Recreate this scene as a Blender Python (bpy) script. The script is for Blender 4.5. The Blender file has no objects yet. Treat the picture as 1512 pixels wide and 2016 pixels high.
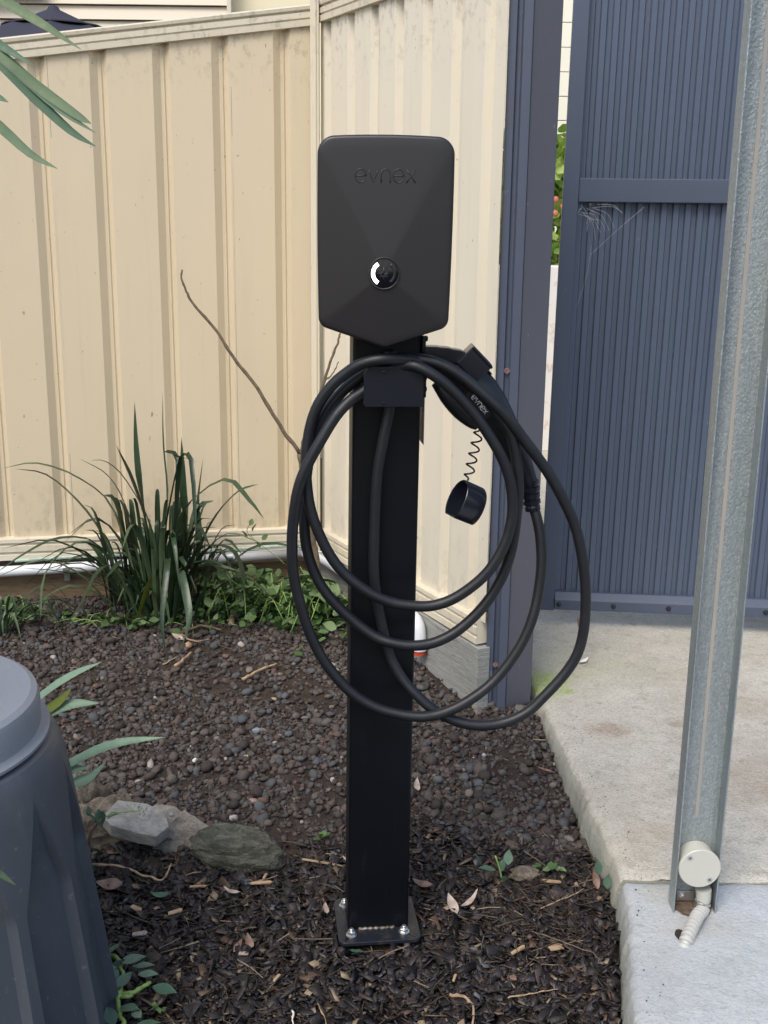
import bpy, math, random
import numpy as np
from mathutils import Vector, Matrix, noise

random.seed(7); rng = np.random.default_rng(7)
S = bpy.context.scene
COL = S.collection

# ---------------------------------------------------------------- camera
CAMZ, FPX, PIT, ROL = 1.46, 2214.0, math.radians(14.4), math.radians(.704)
cF = Vector((0, math.cos(PIT), -math.sin(PIT)))
cR0 = Vector((1, 0, 0)); cU0 = Vector((0, math.sin(PIT), math.cos(PIT)))
cR = cR0*math.cos(ROL) + cU0*math.sin(ROL)
cU = cU0*math.cos(ROL) - cR0*math.sin(ROL)
cam_d = bpy.data.cameras.new('camera'); cam = bpy.data.objects.new('camera', cam_d); COL.objects.link(cam)
M = Matrix.Identity(4)
for i in range(3):
    M[i][0] = cR[i]; M[i][1] = cU[i]; M[i][2] = -cF[i]
M[2][3] = CAMZ
cam.matrix_world = M
cam_d.sensor_fit = 'VERTICAL'; cam_d.sensor_height = 36; cam_d.sensor_width = 27
cam_d.lens = FPX/2016*36; cam_d.clip_start = .05; cam_d.clip_end = 500
S.camera = cam
# ---------------------------------------------------------------- world, sun, exposure
SUN_EL, SUN_AZ = 52, 208        # azimuth measured clockwise from +Y
W = bpy.data.worlds.new('World'); S.world = W; W.use_nodes = True
nt = W.node_tree; bg = nt.nodes['Background']
sky = nt.nodes.new('ShaderNodeTexSky'); sky.sky_type = 'NISHITA'; sky.sun_disc = False
sky.sun_elevation = math.radians(SUN_EL); sky.sun_rotation = math.radians(SUN_AZ)
sky.air_density = 1.2; sky.dust_density = 3.0; sky.ozone_density = 1.5
nt.links.new(sky.outputs[0], bg.inputs[0]); bg.inputs[1].default_value = .12
sd = bpy.data.lights.new('sun', 'SUN'); sun = bpy.data.objects.new('sun', sd); COL.objects.link(sun)
sd.energy = 1.2; sd.angle = math.radians(28); sd.color = (1, .95, .87)
a, e = math.radians(SUN_AZ), math.radians(SUN_EL)
to_sun = Vector((math.sin(a)*math.cos(e), math.cos(a)*math.cos(e), math.sin(e)))
sun.rotation_euler = to_sun.to_track_quat('Z', 'Y').to_euler()
vs = S.view_settings; vs.view_transform = 'Standard'; vs.look = 'None'; vs.gamma = 1
vs.use_curve_mapping = False; vs.exposure = .78

# ---------------------------------------------------------------- helpers
def ray(px, py): return cF + cR*((px-756)/FPX) - cU*((py-1008)/FPX)
C0 = Vector((0, 0, CAMZ))
def aty(px, py, Y): d = ray(px, py); return C0 + d*(Y/d.y)
def atz(px, py, z): d = ray(px, py); return C0 + d*((z-CAMZ)/d.z)
def link(name, me, mat, parent=None, smooth=False):
    o = bpy.data.objects.new(name, me); COL.objects.link(o)
    if mat and not me.materials: me.materials.append(mat)
    if smooth: me.polygons.foreach_set('use_smooth', [True]*len(me.polygons))
    if parent: o.parent = parent
    return o
def tag(o, label, cat, group=None, kind=None):
    o['label'] = label; o['category'] = cat
    if group: o['group'] = group
    if kind: o['kind'] = kind
    return o
def thing(name, label, cat, loc=(0, 0, 0), rz=0, group=None):
    o = bpy.data.objects.new(name, None); COL.objects.link(o); o.location = loc; o.rotation_euler = (0, 0, rz)
    o.empty_display_size = .05
    return tag(o, label, cat, group)
class MB:
    def __init__(s): s.v = []; s.f = []
    def add(s, vs, fs):
        b = len(s.v); s.v += [tuple(p) for p in vs]; s.f += [tuple(b+i for i in f) for f in fs]; return s
    def box(s, c, d, R=None, taper=1.0):
        vs = []
        for z in (-1, 1):
            t = taper if z > 0 else 1
            for x, y in ((-1, -1), (1, -1), (1, 1), (-1, 1)):
                p = Vector((x*d[0]/2*t, y*d[1]/2*t, z*d[2]/2))
                if R: p = R @ p
                vs.append(p + Vector(c))
        return s.add(vs, [(3, 2, 1, 0), (4, 5, 6, 7), (0, 1, 5, 4), (1, 2, 6, 5), (2, 3, 7, 6), (3, 0, 4, 7)])
    def prism(s, poly, h, R=None, c=(0, 0, 0)):          # polygon in xy, extruded along z from 0 to h
        n = len(poly); vs = [Vector((x, y, 0)) for x, y in poly] + [Vector((x, y, h)) for x, y in poly]
        if R: vs = [R @ p for p in vs]
        vs = [p + Vector(c) for p in vs]
        return s.add(vs, [tuple(range(n))[::-1], tuple(range(n, 2*n))] + [(i, (i+1) % n, n+(i+1) % n, n+i) for i in range(n)])
    def tube(s, pts, r, n=10, cap=True, flat=1.0, up=None):
        pts = [Vector(p) for p in pts]; m = len(pts); rs = r if hasattr(r, '__len__') else [r]*m
        fl = flat if hasattr(flat, '__len__') else [flat]*m
        t0 = (pts[1]-pts[0]).normalized()
        u = up.copy() if up else (Vector((0, 0, 1)) if abs(t0.z) < .9 else Vector((1, 0, 0)))
        vs = []
        for i in range(m):
            t = (pts[min(i+1, m-1)] - pts[max(i-1, 0)]).normalized()
            u = (u - t*u.dot(t)).normalized(); w = t.cross(u)
            for k in range(n):
                a = 2*math.pi*k/n
                vs.append(pts[i] + u*math.cos(a)*rs[i] + w*math.sin(a)*rs[i]*fl[i])
        fs = [(i*n+k, i*n+(k+1) % n, (i+1)*n+(k+1) % n, (i+1)*n+k) for i in range(m-1) for k in range(n)]
        if cap: fs += [tuple(range(n))[::-1], tuple((m-1)*n+k for k in range(n))]
        return s.add(vs, fs)
    def lathe(s, prof, n=32, M=None, cap=False):          # profile (r, z)
        vs = []
        for r, z in prof:
            for k in range(n):
                a = 2*math.pi*k/n; p = Vector((r*math.cos(a), r*math.sin(a), z)); vs.append(M @ p if M else p)
        m = len(prof)
        fs = [(i*n+k, i*n+(k+1) % n, (i+1)*n+(k+1) % n, (i+1)*n+k) for i in range(m-1) for k in range(n)]
        if cap: fs += [tuple(range(n))[::-1], tuple((m-1)*n+k for k in range(n))]
        return s.add(vs, fs)
    def mesh(s, name):
        me = bpy.data.meshes.new(name); me.from_pydata(s.v, [], s.f); me.validate(); me.update(); return me
    def build(s, name, mat, parent=None, smooth=False, bevel=0, angle=None, seg=2):
        o = link(name, s.mesh(name), mat, parent, smooth)
        if bevel:
            b = o.modifiers.new('bevel', 'BEVEL'); b.width = bevel; b.segments = seg; b.limit_method = 'ANGLE'; b.angle_limit = math.radians(35)
            o.data.polygons.foreach_set('use_smooth', [True]*len(o.data.polygons))
            w = o.modifiers.new('wn', 'WEIGHTED_NORMAL'); w.keep_sharp = True
        if angle:
            o.data.polygons.foreach_set('use_smooth', [True]*len(o.data.polygons))
            o.data.set_sharp_from_angle(angle=math.radians(angle))
        return o
def catmull(P, k=8):
    P = [Vector(p) for p in P]; Q = [P[0]*2-P[1]] + P + [P[-1]*2-P[-2]]; out = []
    for i in range(1, len(Q)-2):
        a, b, c, d = Q[i-1:i+3]
        for j in range(k):
            t = j/k
            out.append(.5*((2*b) + (c-a)*t + (2*a-5*b+4*c-d)*t*t + (3*b-a-3*c+d)*t**3))
    return out + [P[-1]]
def axisM(c, d, up=Vector((0, 0, 1))):                    # z axis along d
    d = Vector(d).normalized()
    if abs(d.dot(up)) > .98: up = Vector((0, 1, 0))
    x = up.cross(d).normalized(); y = d.cross(x)
    return Matrix(((x.x, y.x, d.x, c[0]), (x.y, y.y, d.y, c[1]), (x.z, y.z, d.z, c[2]), (0, 0, 0, 1)))

# ---------------------------------------------------------------- materials
def ramp(nodes, stops, interp='LINEAR'):
    r = nodes.new('ShaderNodeValToRGB'); r.color_ramp.interpolation = interp
    el = r.color_ramp.elements
    while len(el) < len(stops): el.new(.5)
    for q, (p, c) in zip(el, stops):
        q.position = p; q.color = (*c, 1) if len(c) == 3 else c
    return r
class Mat:
    def __init__(s, name, col, rough=.5, metal=0, spec=.5):
        s.m = bpy.data.materials.new(name); s.m.use_nodes = True; s.n = s.m.node_tree.nodes; s.l = s.m.node_tree.links
        s.b = s.n['Principled BSDF']; s.b.inputs['Base Color'].default_value = (*col, 1)
        s.b.inputs['Roughness'].default_value = rough; s.b.inputs['Metallic'].default_value = metal
        s.b.inputs['Specular IOR Level'].default_value = spec
        s.col = None; s.base = col; s.bumpin = None
        s.tc = s.n.new('ShaderNodeTexCoord')
    def vec(s, scale=(1, 1, 1), src='Object'):
        mp = s.n.new('ShaderNodeMapping'); mp.inputs['Scale'].default_value = scale
        s.l.new(s.tc.outputs[src], mp.inputs[0]); return mp.outputs[0]
    def noise(s, scale, detail=4, st=(1, 1, 1), rough=.55, dist=0, src='Object'):
        t = s.n.new('ShaderNodeTexNoise'); t.inputs['Scale'].default_value = scale; t.inputs['Detail'].default_value = detail
        t.inputs['Roughness'].default_value = rough; t.inputs['Distortion'].default_value = dist
        s.l.new(s.vec(st, src), t.inputs['Vector']); return t.outputs[0]
    def voro(s, scale, st=(1, 1, 1), feat='F1'):
        t = s.n.new('ShaderNodeTexVoronoi'); t.inputs['Scale'].default_value = scale; t.feature = feat
        s.l.new(s.vec(st), t.inputs['Vector']); return t
    def thr(s, fac, lo, hi, amp=1.0):
        r = s.n.new('ShaderNodeMapRange'); r.clamp = True
        r.inputs[1].default_value = lo; r.inputs[2].default_value = hi; r.inputs[3].default_value = 0; r.inputs[4].default_value = amp
        s.l.new(fac, r.inputs[0]); return r.outputs[0]
    def mix(s, fac, col, mode='MIX', amt=None):           # mix col over the current colour
        x = s.n.new('ShaderNodeMix'); x.data_type = 'RGBA'; x.blend_type = mode
        if isinstance(fac, (int, float)): x.inputs[0].default_value = fac
        else: s.l.new(fac, x.inputs[0])
        if s.col is None: x.inputs[6].default_value = (*s.base, 1)
        else: s.l.new(s.col, x.inputs[6])
        if isinstance(col, tuple): x.inputs[7].default_value = (*col, 1)
        else: s.l.new(col, x.inputs[7])
        s.col = x.outputs[2]; s.l.new(s.col, s.b.inputs['Base Color']); return s
    def setramp(s, fac, stops, interp='LINEAR'):
        r = ramp(s.n, stops, interp); s.l.new(fac, r.inputs[0]); s.col = r.outputs[0]; s.l.new(s.col, s.b.inputs['Base Color']); return s
    def bump(s, fac, dist, strength=1.0):
        b = s.n.new('ShaderNodeBump'); b.inputs['Distance'].default_value = dist; b.inputs['Strength'].default_value = strength
        s.l.new(fac, b.inputs['Height'])
        if s.bumpin: s.l.new(s.bumpin, b.inputs['Normal'])
        s.bumpin = b.outputs[0]; s.l.new(s.bumpin, s.b.inputs['Normal']); return s
    def rough(s, fac, lo, hi):
        r = s.n.new('ShaderNodeMapRange'); r.inputs[3].default_value = lo; r.inputs[4].default_value = hi
        s.l.new(fac, r.inputs[0]); s.l.new(r.outputs[0], s.b.inputs['Roughness']); return s
    def island(s):
        g = s.n.new('ShaderNodeNewGeometry'); return g.outputs['Random Per Island']
    def objrand(s):
        g = s.n.new('ShaderNodeObjectInfo'); return g.outputs['Random']
    def pos(s):
        g = s.n.new('ShaderNodeNewGeometry'); return g.outputs['Position']
    def spot(s, cx, cy, rx, ry, wob=.5, sc=8):            # soft blob mask at world x, y, edge broken by noise
        sep = s.n.new('ShaderNodeSeparateXYZ'); s.l.new(s.pos(), sep.inputs[0])
        def m(op, a, b):
            q = s.n.new('ShaderNodeMath'); q.operation = op
            for i, z in enumerate((a, b)):
                if isinstance(z, (int, float)): q.inputs[i].default_value = z
                else: s.l.new(z, q.inputs[i])
            return q.outputs[0]
        dx = m('DIVIDE', m('SUBTRACT', sep.outputs[0], cx), rx); dy = m('DIVIDE', m('SUBTRACT', sep.outputs[1], cy), ry)
        d = m('SQRT', m('ADD', m('MULTIPLY', dx, dx), m('MULTIPLY', dy, dy)), 0)
        nz = s.n.new('ShaderNodeTexNoise'); nz.inputs['Scale'].default_value = sc; nz.inputs['Detail'].default_value = 5
        s.l.new(s.pos(), nz.inputs['Vector'])
        return s.thr(m('ADD', d, m('MULTIPLY', m('SUBTRACT', nz.outputs[0], .5), wob*2)), 1.1, .35)

def cream(name, base, dirt=.8):
    m = Mat(name, base, .42)
    m.mix(m.thr(m.noise(1.3, 3), .3, .75, .2), tuple(c*.86 for c in base))
    m.mix(m.thr(m.noise(9, 6, (1, 1, .12)), .55, .8, .15*dirt), (.34, .28, .19))
    m.mix(m.thr(m.noise(85, 3, (1, 1, .55)), .715, .76, .85*dirt), (.08, .065, .045))
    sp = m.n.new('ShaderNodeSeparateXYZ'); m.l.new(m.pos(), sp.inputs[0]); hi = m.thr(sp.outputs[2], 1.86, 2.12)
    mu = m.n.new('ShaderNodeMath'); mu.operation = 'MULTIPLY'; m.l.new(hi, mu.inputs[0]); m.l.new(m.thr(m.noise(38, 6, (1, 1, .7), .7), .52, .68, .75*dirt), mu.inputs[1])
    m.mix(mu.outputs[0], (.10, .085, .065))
    lo_ = m.thr(sp.outputs[2], .62, .34); mv = m.n.new('ShaderNodeMath'); mv.operation = 'MULTIPLY'; m.l.new(lo_, mv.inputs[0]); m.l.new(m.thr(m.noise(30, 6, (1, 1, .6), .7), .50, .70, .5*dirt), mv.inputs[1])
    m.mix(mv.outputs[0], (.22, .17, .12)); m.mix(m.thr(m.noise(26, 5, (1, 1, .035), .6), .60, .70, .12*dirt), (.36, .29, .20))
    m.mix(m.thr(m.noise(24, 2, (1, 1, .5)), .76, .80, .8*dirt), (.07, .055, .04))
    m.bump(m.noise(4, 2), .004, .5)
    m.rough(m.noise(6, 4), .36, .55)
    return m.m
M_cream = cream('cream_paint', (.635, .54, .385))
M_cream_skylit = cream('cream_paint_skylit', (.70, .645, .53), .7)  # same cream, paled: sky light on the side fence put into its colour
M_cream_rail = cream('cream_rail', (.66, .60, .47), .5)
def blue(name, base, rough=.42, rust=0):
    m = Mat(name, base, rough)
    m.mix(m.thr(m.noise(2.2, 4, (1, 1, .3)), .35, .75, .4), tuple(c*1.35+.01 for c in base))
    m.mix(m.thr(m.noise(60, 4, (1, 1, .5)), .70, .76, .5), (.25, .25, .27))
    if rust:
        m.mix(m.thr(m.noise(9, 8, (1, 1, .35), .7), .56, .72, .75*rust), (.13, .055, .03))
    m.rough(m.noise(14, 4), rough-.06, rough+.15)
    m.bump(m.noise(30, 3), .0006)
    return m.m
M_gate = blue('gate_blue', (.068, .090, .138))
M_gate_frame = blue('gate_frame_blue', (.062, .079, .120))
M_post_blue = blue('post_blue', (.066, .080, .118), .42, .4)
M_post_purple = blue('post_purple', (.080, .082, .104), .5, .5)
m = Mat('galvanised', (.37, .40, .40), .40, .45)
v = m.voro(220, (1, 1, .7)); m.mix(m.thr(v.outputs['Distance'], .15, .6, .5), (.20, .24, .26))
m.mix(m.thr(m.noise(150, 4, (1, 1, .7), .7), .47, .60, .5), (.40, .45, .46))
m.mix(m.thr(m.noise(30, 5, (1, 1, .04)), .48, .66, .5), (.17, .21, .235))
m.mix(m.thr(m.noise(55, 4, (1, 1, .03)), .56, .68, .4), (.44, .47, .47))
m.bump(m.noise(230, 4, (1, 1, .7)), .0018).rough(m.noise(90, 3), .32, .6); M_galv = m.m
m = Mat('dull_stripe', (.31, .30, .285), .6); m.mix(m.thr(m.noise(40, 5, (1, 1, .1)), .42, .62, .8), (.37, .33, .28)); M_streak = m.m
def concrete(name, base, light, front=False):
    m = Mat(name, base, .88, spec=.3)
    m.mix(m.thr(m.noise(3.2, 7, rough=.65), .38, .66, .7), light)
    m.mix(m.thr(m.noise(20, 9, rough=.75), .50, .68, .45 if front else .55), tuple(c*.72 for c in base))
    m.mix(m.thr(m.noise(210, 4, (.7, 1, 1), .75), .50, .60, (.5 if front else .62)), tuple(c*(.68 if front else .55) for c in base))
    m.mix(m.thr(m.noise(420, 2), .60, .68, .45 if front else .7), tuple(c*.5 for c in base))
    m.mix(m.thr(m.noise(70, 6, rough=.8), .60, .72, .4 if front else .55), tuple(c*.5 for c in base))
    fine = m.thr(m.noise(120, 5, rough=.8), .36, .56)
    def stain(mask, col):
        q = m.n.new('ShaderNodeMath'); q.operation = 'MULTIPLY'; m.l.new(mask, q.inputs[0]); m.l.new(fine, q.inputs[1]); m.mix(q.outputs[0], col)
    if not front:
        m.mix(m.thr(m.noise(5.5, 6, rough=.65), .54, .72, .5), (.36, .28, .20))
        stain(m.spot(.500, 3.26, .115, .13, .8, 20), (.30, .40, .09))
        stain(m.thr(m.spot(.60, 3.42, .42, .25, .9, 9), .2, 1, .35), (.34, .37, .19))
        for q in ((.64, 2.93, .085, .055, .65), (.88, 2.98, .07, .045, .5), (1.0, 2.6, .35, .2, .35), (.72, 2.45, .05, .03, .4), (1.05, 3.1, .2, .1, .3)):
            stain(m.thr(m.spot(*q[:4], .9, 22), 0, 1, q[4]), (.27, .16, .095))
    else:
        for q, c_ in (((.60, 2.12, .06, .05, .5), (.42, .36, .24)), ((.66, 2.03, .10, .07, .4), (.40, .36, .30)), ((.85, 2.08, .3, .07, .4), (.42, .45, .50)), ((.70, 1.80, .22, .02, .35), (.45, .46, .47)), ((.56, 1.93, .05, .12, .3), (.48, .47, .42))):
            stain(m.thr(m.spot(*q[:4], .9, 16), 0, 1, q[4]), c_)
    m.bump(m.noise(26, 6), .005).bump(m.noise(150, 5, (.7, 1, 1), .7), .0028 if front else .0035)
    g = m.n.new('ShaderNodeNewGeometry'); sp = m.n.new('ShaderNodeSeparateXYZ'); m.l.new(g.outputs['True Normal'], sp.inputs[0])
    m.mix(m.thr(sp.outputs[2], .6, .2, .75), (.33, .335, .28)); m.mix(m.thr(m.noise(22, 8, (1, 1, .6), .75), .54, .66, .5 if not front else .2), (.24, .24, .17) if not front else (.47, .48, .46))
    return m.m
M_slab = concrete('concrete_old', (.54, .505, .43), (.70, .665, .585))
M_slab_front = concrete('concrete_pale', (.42, .445, .455), (.57, .595, .605), True)
def timber(name, a, b, st):
    m = Mat(name, a, .85, spec=.2)
    m.mix(m.thr(m.noise(9, 8, st, .7, 1.5), .35, .65), b)
    m.mix(m.thr(m.noise(40, 5, st), .58, .68, .8), tuple(c*.3 for c in b))
    m.bump(m.noise(30, 6, st, .7), .004); return m.m
M_timber_grey = timber('weathered_timber', (.24, .25, .24), (.36, .36, .33), (.6, .6, 9))
M_timber_brown = timber('brown_timber', (.15, .105, .065), (.22, .16, .10), (.6, .6, 7))
M_black = Mat('black_powder_coat', (.003, .0035, .006), .38, spec=.25)
M_black.mix(M_black.thr(M_black.noise(50, 6, (1, 1, .15), .7), .60, .78, .35), (.03, .03, .03)); M_black.rough(M_black.noise(12, 5), .33, .5); M_black.bump(M_black.noise(900, 2), .0002); M_black = M_black.m
M_plate = Mat('black_steel_plate', (.012, .015, .022), .35); M_plate.mix(M_plate.thr(M_plate.noise(40, 7, rough=.7), .52, .70, .45), (.09, .075, .06)); M_plate.rough(M_plate.noise(30, 4), .25, .5); M_plate = M_plate.m
m = Mat('charger_plastic', (.0172, .0162, .0178), .36, spec=.5); m.bump(m.noise(1500, 2), .00012); M_charger = m.m
M_gloss = Mat('gloss_black', (.004, .005, .009), .12).m
M_emboss = Mat('dark_lettering', (.014, .0145, .018), .35).m
m = Mat('cable_rubber', (.0075, .0085, .012), .48); m.mix(m.thr(m.noise(25, 5), .5, .75, .5), (.018, .018, .018)); m.bump(m.noise(60, 3), .0006); M_cable = m.m
m = Mat('black_moulding', (.010, .012, .019), .24); m.bump(m.noise(300, 2), .0002); M_mould = m.m
M_handle = Mat('handle_black', (.008, .009, .013), .38).m
M_white_print = Mat('white_print', (.75, .75, .75), .6).m
M_zinc = Mat('zinc_bolt', (.62, .63, .62), .28, .9).m
M_weld = Mat('weld', (.25, .22, .18), .5, .5); M_weld.mix(M_weld.thr(M_weld.noise(120, 3), .4, .6), (.05, .045, .04)); M_weld = M_weld.m
m = bpy.data.materials.new('white_lamp'); m.use_nodes = True; b = m.node_tree.nodes['Principled BSDF']
b.inputs['Base Color'].default_value = (.9, .9, .9, 1); b.inputs['Emission Color'].default_value = (1, 1, 1, 1); b.inputs['Emission Strength'].default_value = 2.5; M_lamp = m
m = Mat('white_pvc', (.72, .74, .78), .3); m.mix(m.thr(m.noise(12, 6), .55, .75, .4), (.45, .45, .40)); M_pvc = m.m
m = Mat('green_conduit', (.42, .52, .44), .5); m.mix(m.thr(m.noise(40, 4), .5, .65, .6), (.25, .28, .24)); M_conduit_green = m.m
M_red = Mat('red_cap', (.55, .06, .03), .4).m
m = Mat('cream_pvc', (.50, .50, .445), .38); m.bump(m.noise(600, 2), .0001); M_box = m.m
M_conduit = Mat('ribbed_conduit', (.46, .46, .43), .45).m
m = Mat('bin_plastic', (.060, .070, .088), .40)
m.mix(m.thr(m.noise(3, 4), .35, .7, .35), (.085, .098, .118)); m.mix(m.thr(m.noise(60, 4), .66, .74, .4), (.22, .23, .24)); m.mix(m.thr(m.noise(7, 7, (1, 1, .3), .7), .55, .75, .4), (.14, .145, .15)); m.mix(m.thr(m.noise(45, 3, (5, 5, .35)), .70, .74, .4), (.26, .27, .28)).rough(m.noise(20, 5), .34, .58)
m.bump(m.noise(400, 2), .0003); M_bin = m.m
m = Mat('bin_lid_plastic', (.21, .23, .265), .42)
m.mix(m.thr(m.noise(5, 6), .4, .7, .4), (.22, .245, .28)); m.mix(m.thr(m.noise(120, 3), .66, .72, .5), (.04, .04, .05)); m.bump(m.noise(500, 3), .0005); M_lid = m.m

def rndmat(name, stops, rough=.85, bs=90, bd=.002, spec=.25, hue=None):
    m = Mat(name, (.1, .1, .1), rough, spec=spec)
    m.setramp(m.island(), stops, 'CONSTANT')
    m.mix(m.thr(m.noise(45, 4), .35, .7, .45), (.045, .035, .028))
    m.bump(m.noise(bs, 4), bd); return m.m
M_gravel = rndmat('gravel', [(0, (.046, .039, .036)), (.2, (.070, .058, .052)), (.42, (.094, .079, .072)), (.6, (.110, .082, .070)),
                             (.72, (.085, .088, .095)), (.84, (.12, .105, .095)), (.92, (.105, .112, .12)), (.955, (.14, .088, .068)), (.978, (.20, .175, .15)), (.994, (.40, .37, .33))], .8)
M_mulch = rndmat('bark_mulch', [(0, (.011, .009, .010)), (.28, (.020, .016, .018)), (.52, (.034, .028, .029)), (.70, (.022, .020, .026)),
                                (.83, (.065, .050, .046)), (.90, (.10, .058, .038)), (.945, (.17, .12, .08)), (.972, (.30, .23, .15)), (.985, (.13, .14, .16))], .5, 160, .0015, .4)
M_fibre = rndmat('fibre', [(0, (.05, .038, .028)), (.45, (.09, .065, .046)), (.75, (.15, .11, .075)), (.92, (.28, .22, .16))], .8)
m = Mat('soil', (.052, .041, .036), .95, spec=.15)
m.mix(m.thr(m.noise(12, 8, rough=.7), .4, .65), (.090, .066, .053)); m.mix(m.thr(m.noise(130, 5, rough=.7), .5, .66, .7), (.025, .02, .018))
m.bump(m.noise(70, 8, rough=.75), .012); M_soil = m.m
def leafmat(name, stops, rough=.38, use='obj', vein=False, st=(1, 1, 1)):
    m = Mat(name, (.1, .2, .1), rough, spec=.5)
    m.setramp(m.objrand() if use == 'obj' else m.island(), stops)
    m.mix(m.thr(m.noise(30, 4), .4, .75, .4), tuple(x*.6 for x in stops[0][1]))
    m.b.inputs['Subsurface Weight'].default_value = 0
    tr = m.n.new('ShaderNodeBsdfTranslucent'); mx = m.n.new('ShaderNodeMixShader'); mx.inputs[0].default_value = .25
    m.l.new(m.col, tr.inputs[0]); m.l.new(m.b.outputs[0], mx.inputs[1]); m.l.new(tr.outputs[0], mx.inputs[2])
    m.l.new(mx.outputs[0], m.n['Material Output'].inputs[0]); m.bump(m.noise(120, 3), .0006)
    return m.m
M_strap = leafmat('strap_leaf', [(0, (.022, .044, .020)), (.45, (.042, .078, .036)), (.8, (.08, .13, .065)), (1, (.15, .21, .11))], .33)
M_strap_pale = leafmat('pale_strap_leaf', [(0, (.20, .34, .22)), (1, (.30, .43, .30))], .42)
M_olive = leafmat('olive_leaf', [(0, (.16, .20, .02)), (1, (.18, .22, .03))], .4)
M_palm = leafmat('long_leaf', [(0, (.11, .19, .11)), (.5, (.18, .27, .17)), (1, (.22, .29, .15))], .28)
M_cover = leafmat('ground_cover_leaf', [(0, (.07, .14, .04)), (.5, (.14, .24, .08)), (1, (.27, .38, .18))], .42)
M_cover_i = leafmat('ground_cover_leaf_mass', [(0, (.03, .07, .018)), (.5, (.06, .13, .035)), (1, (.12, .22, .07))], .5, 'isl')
M_succ = leafmat('succulent_leaf', [(0, (.06, .13, .08)), (.5, (.10, .19, .13)), (1, (.19, .30, .22))], .3)
M_bush = leafmat('bush_leaf', [(0, (.18, .34, .04)), (.5, (.36, .52, .09)), (1, (.55, .66, .20))], .5, 'isl')
M_flower = Mat('red_flower', (.65, .22, .14), .6).m
M_stem = Mat('green_stem', (.22, .34, .09), .5).m
m = Mat('twig_bark', (.16, .12, .075), .8); m.mix(m.thr(m.noise(60, 5), .4, .7), (.08, .06, .045)); m.bump(m.noise(200, 4), .001); M_twig = m.m
m = Mat('dry_root', (.40, .29, .18), .8); m.mix(m.thr(m.noise(60, 5), .45, .7), (.22, .14, .09)); M_root = m.m
m = Mat('dry_leaf', (.34, .25, .19), .7); m.mix(m.thr(m.noise(50, 5), .4, .7), (.50, .44, .40)); m.mix(m.thr(m.noise(160, 3), .6, .7, .7), (.12, .07, .05)); M_dry = m.m
m = Mat('brown_leaf', (.16, .09, .06), .6); m.mix(m.thr(m.noise(50, 5), .4, .7), (.27, .18, .14)); M_dry_brown = m.m
m = Mat('pale_wood', (.42, .31, .19), .75); m.mix(m.thr(m.noise(30, 6, (1, 6, 6)), .45, .65), (.24, .14, .07)); M_chip = m.m
def rockmat(name, a, b, c, st=(1, 1, 1), sc=14, bd=.012):
    m = Mat(name, a, .88, spec=.25); m.mix(m.thr(m.noise(sc, 8, st, .7), .44, .58), b)
    m.mix(m.thr(m.noise(sc*5, 6, st, .7), .55, .68, .75), c); m.bump(m.noise(sc*1.6, 8, st, .75), bd).bump(m.noise(sc*12, 4), .002); return m.m
M_rock_tan = rockmat('rock_tan', (.19, .155, .12), (.33, .28, .22), (.06, .05, .04), sc=34, bd=.02)
M_rock_slab = rockmat('rock_slab', (.29, .28, .26), (.40, .385, .355), (.13, .125, .115), (1, 1.6, 1.6), 24, .008)
M_rock_grey = rockmat('rock_grey', (.27, .24, .205), (.40, .36, .31), (.09, .08, .07), (1, 1.5, 2), 26, .010)
M_rock_green = rockmat('rock_green', (.12, .125, .095), (.25, .25, .195), (.025, .028, .02), (1, 2, 6), 18, .03)
m = Mat('block_paint', (.86, .83, .70), .8); m.mix(m.thr(m.noise(8, 5), .4, .7, .3), (.80, .76, .60)); M_block = m.m
M_mortar = Mat('mortar', (.42, .38, .28), .9).m
M_whitewall = Mat('white_render', (.78, .76, .72), .85); M_whitewall.mix(M_whitewall.thr(M_whitewall.noise(14, 5), .56, .66, .5), (.55, .36, .28)); M_whitewall = M_whitewall.m
m = Mat('weatherboard_paint', (.68, .60, .48), .6); m.mix(m.thr(m.noise(5, 4), .4, .7, .3), (.60, .52, .40)); M_board = m.m
m = Mat('cream_wall_paint', (.80, .72, .50), .7); M_wall_y = m.m
M_umb = Mat('umbrella_cloth', (.028, .028, .045), .8).m
M_glass_dark = Mat('window_glass', (.02, .025, .03), .08).m
M_web = Mat('cobweb', (.55, .55, .55), .7).m

# ---------------------------------------------------------------- the ground
def sm(t): t = max(0, min(1, t)); return t*t*(3-2*t)
def edge_x(y):                                            # left edge of the concrete at the height of its top
    P = [(1.0, .33), (1.72, .458), (2.17, .533), (2.615, .513), (3.257, .471), (4.2, .42)]
    if y <= P[0][0]: return P[0][1]
    for (y0, x0), (y1, x1) in zip(P, P[1:]):
        if y <= y1: return x0 + (x1-x0)*(y-y0)/(y1-y0)
    return P[-1][1]
def gz(x, y):
    z = .105*sm((y-2.35)/1.55) + .012*noise.noise(Vector((x*2.2, y*2.2, 3.1))) + .006*noise.noise(Vector((x*7, y*7, 1.1)))
    z += -.004
    k = sm((x - (edge_x(y)-.03))/.06) if .5 < y < 7 else (1 if x > .45 else 0)
    z = z*(1-k) + (-.07)*k
    f = sm((abs(x)-6)/3) + sm((abs(y-2)-4.5)/3); f = min(1, f)
    return z*(1-f) + (-.07)*f
xs = sorted(set([-90, -40, -20, -12, -8, -6, -4, -3, -2.5] + [round(-2+.04*i, 3) for i in range(71)] + [1.2, 2, 3, 4, 6, 8, 12, 20, 40, 90]))
ys = sorted(set([-60, -20, -8, -4, -2, 0, .5, .9] + [round(1.1+.04*i, 3) for i in range(81)] + [4.5, 5, 6, 7, 9, 12, 20, 45, 120]))
g = MB(); nx = len(xs)
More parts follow.
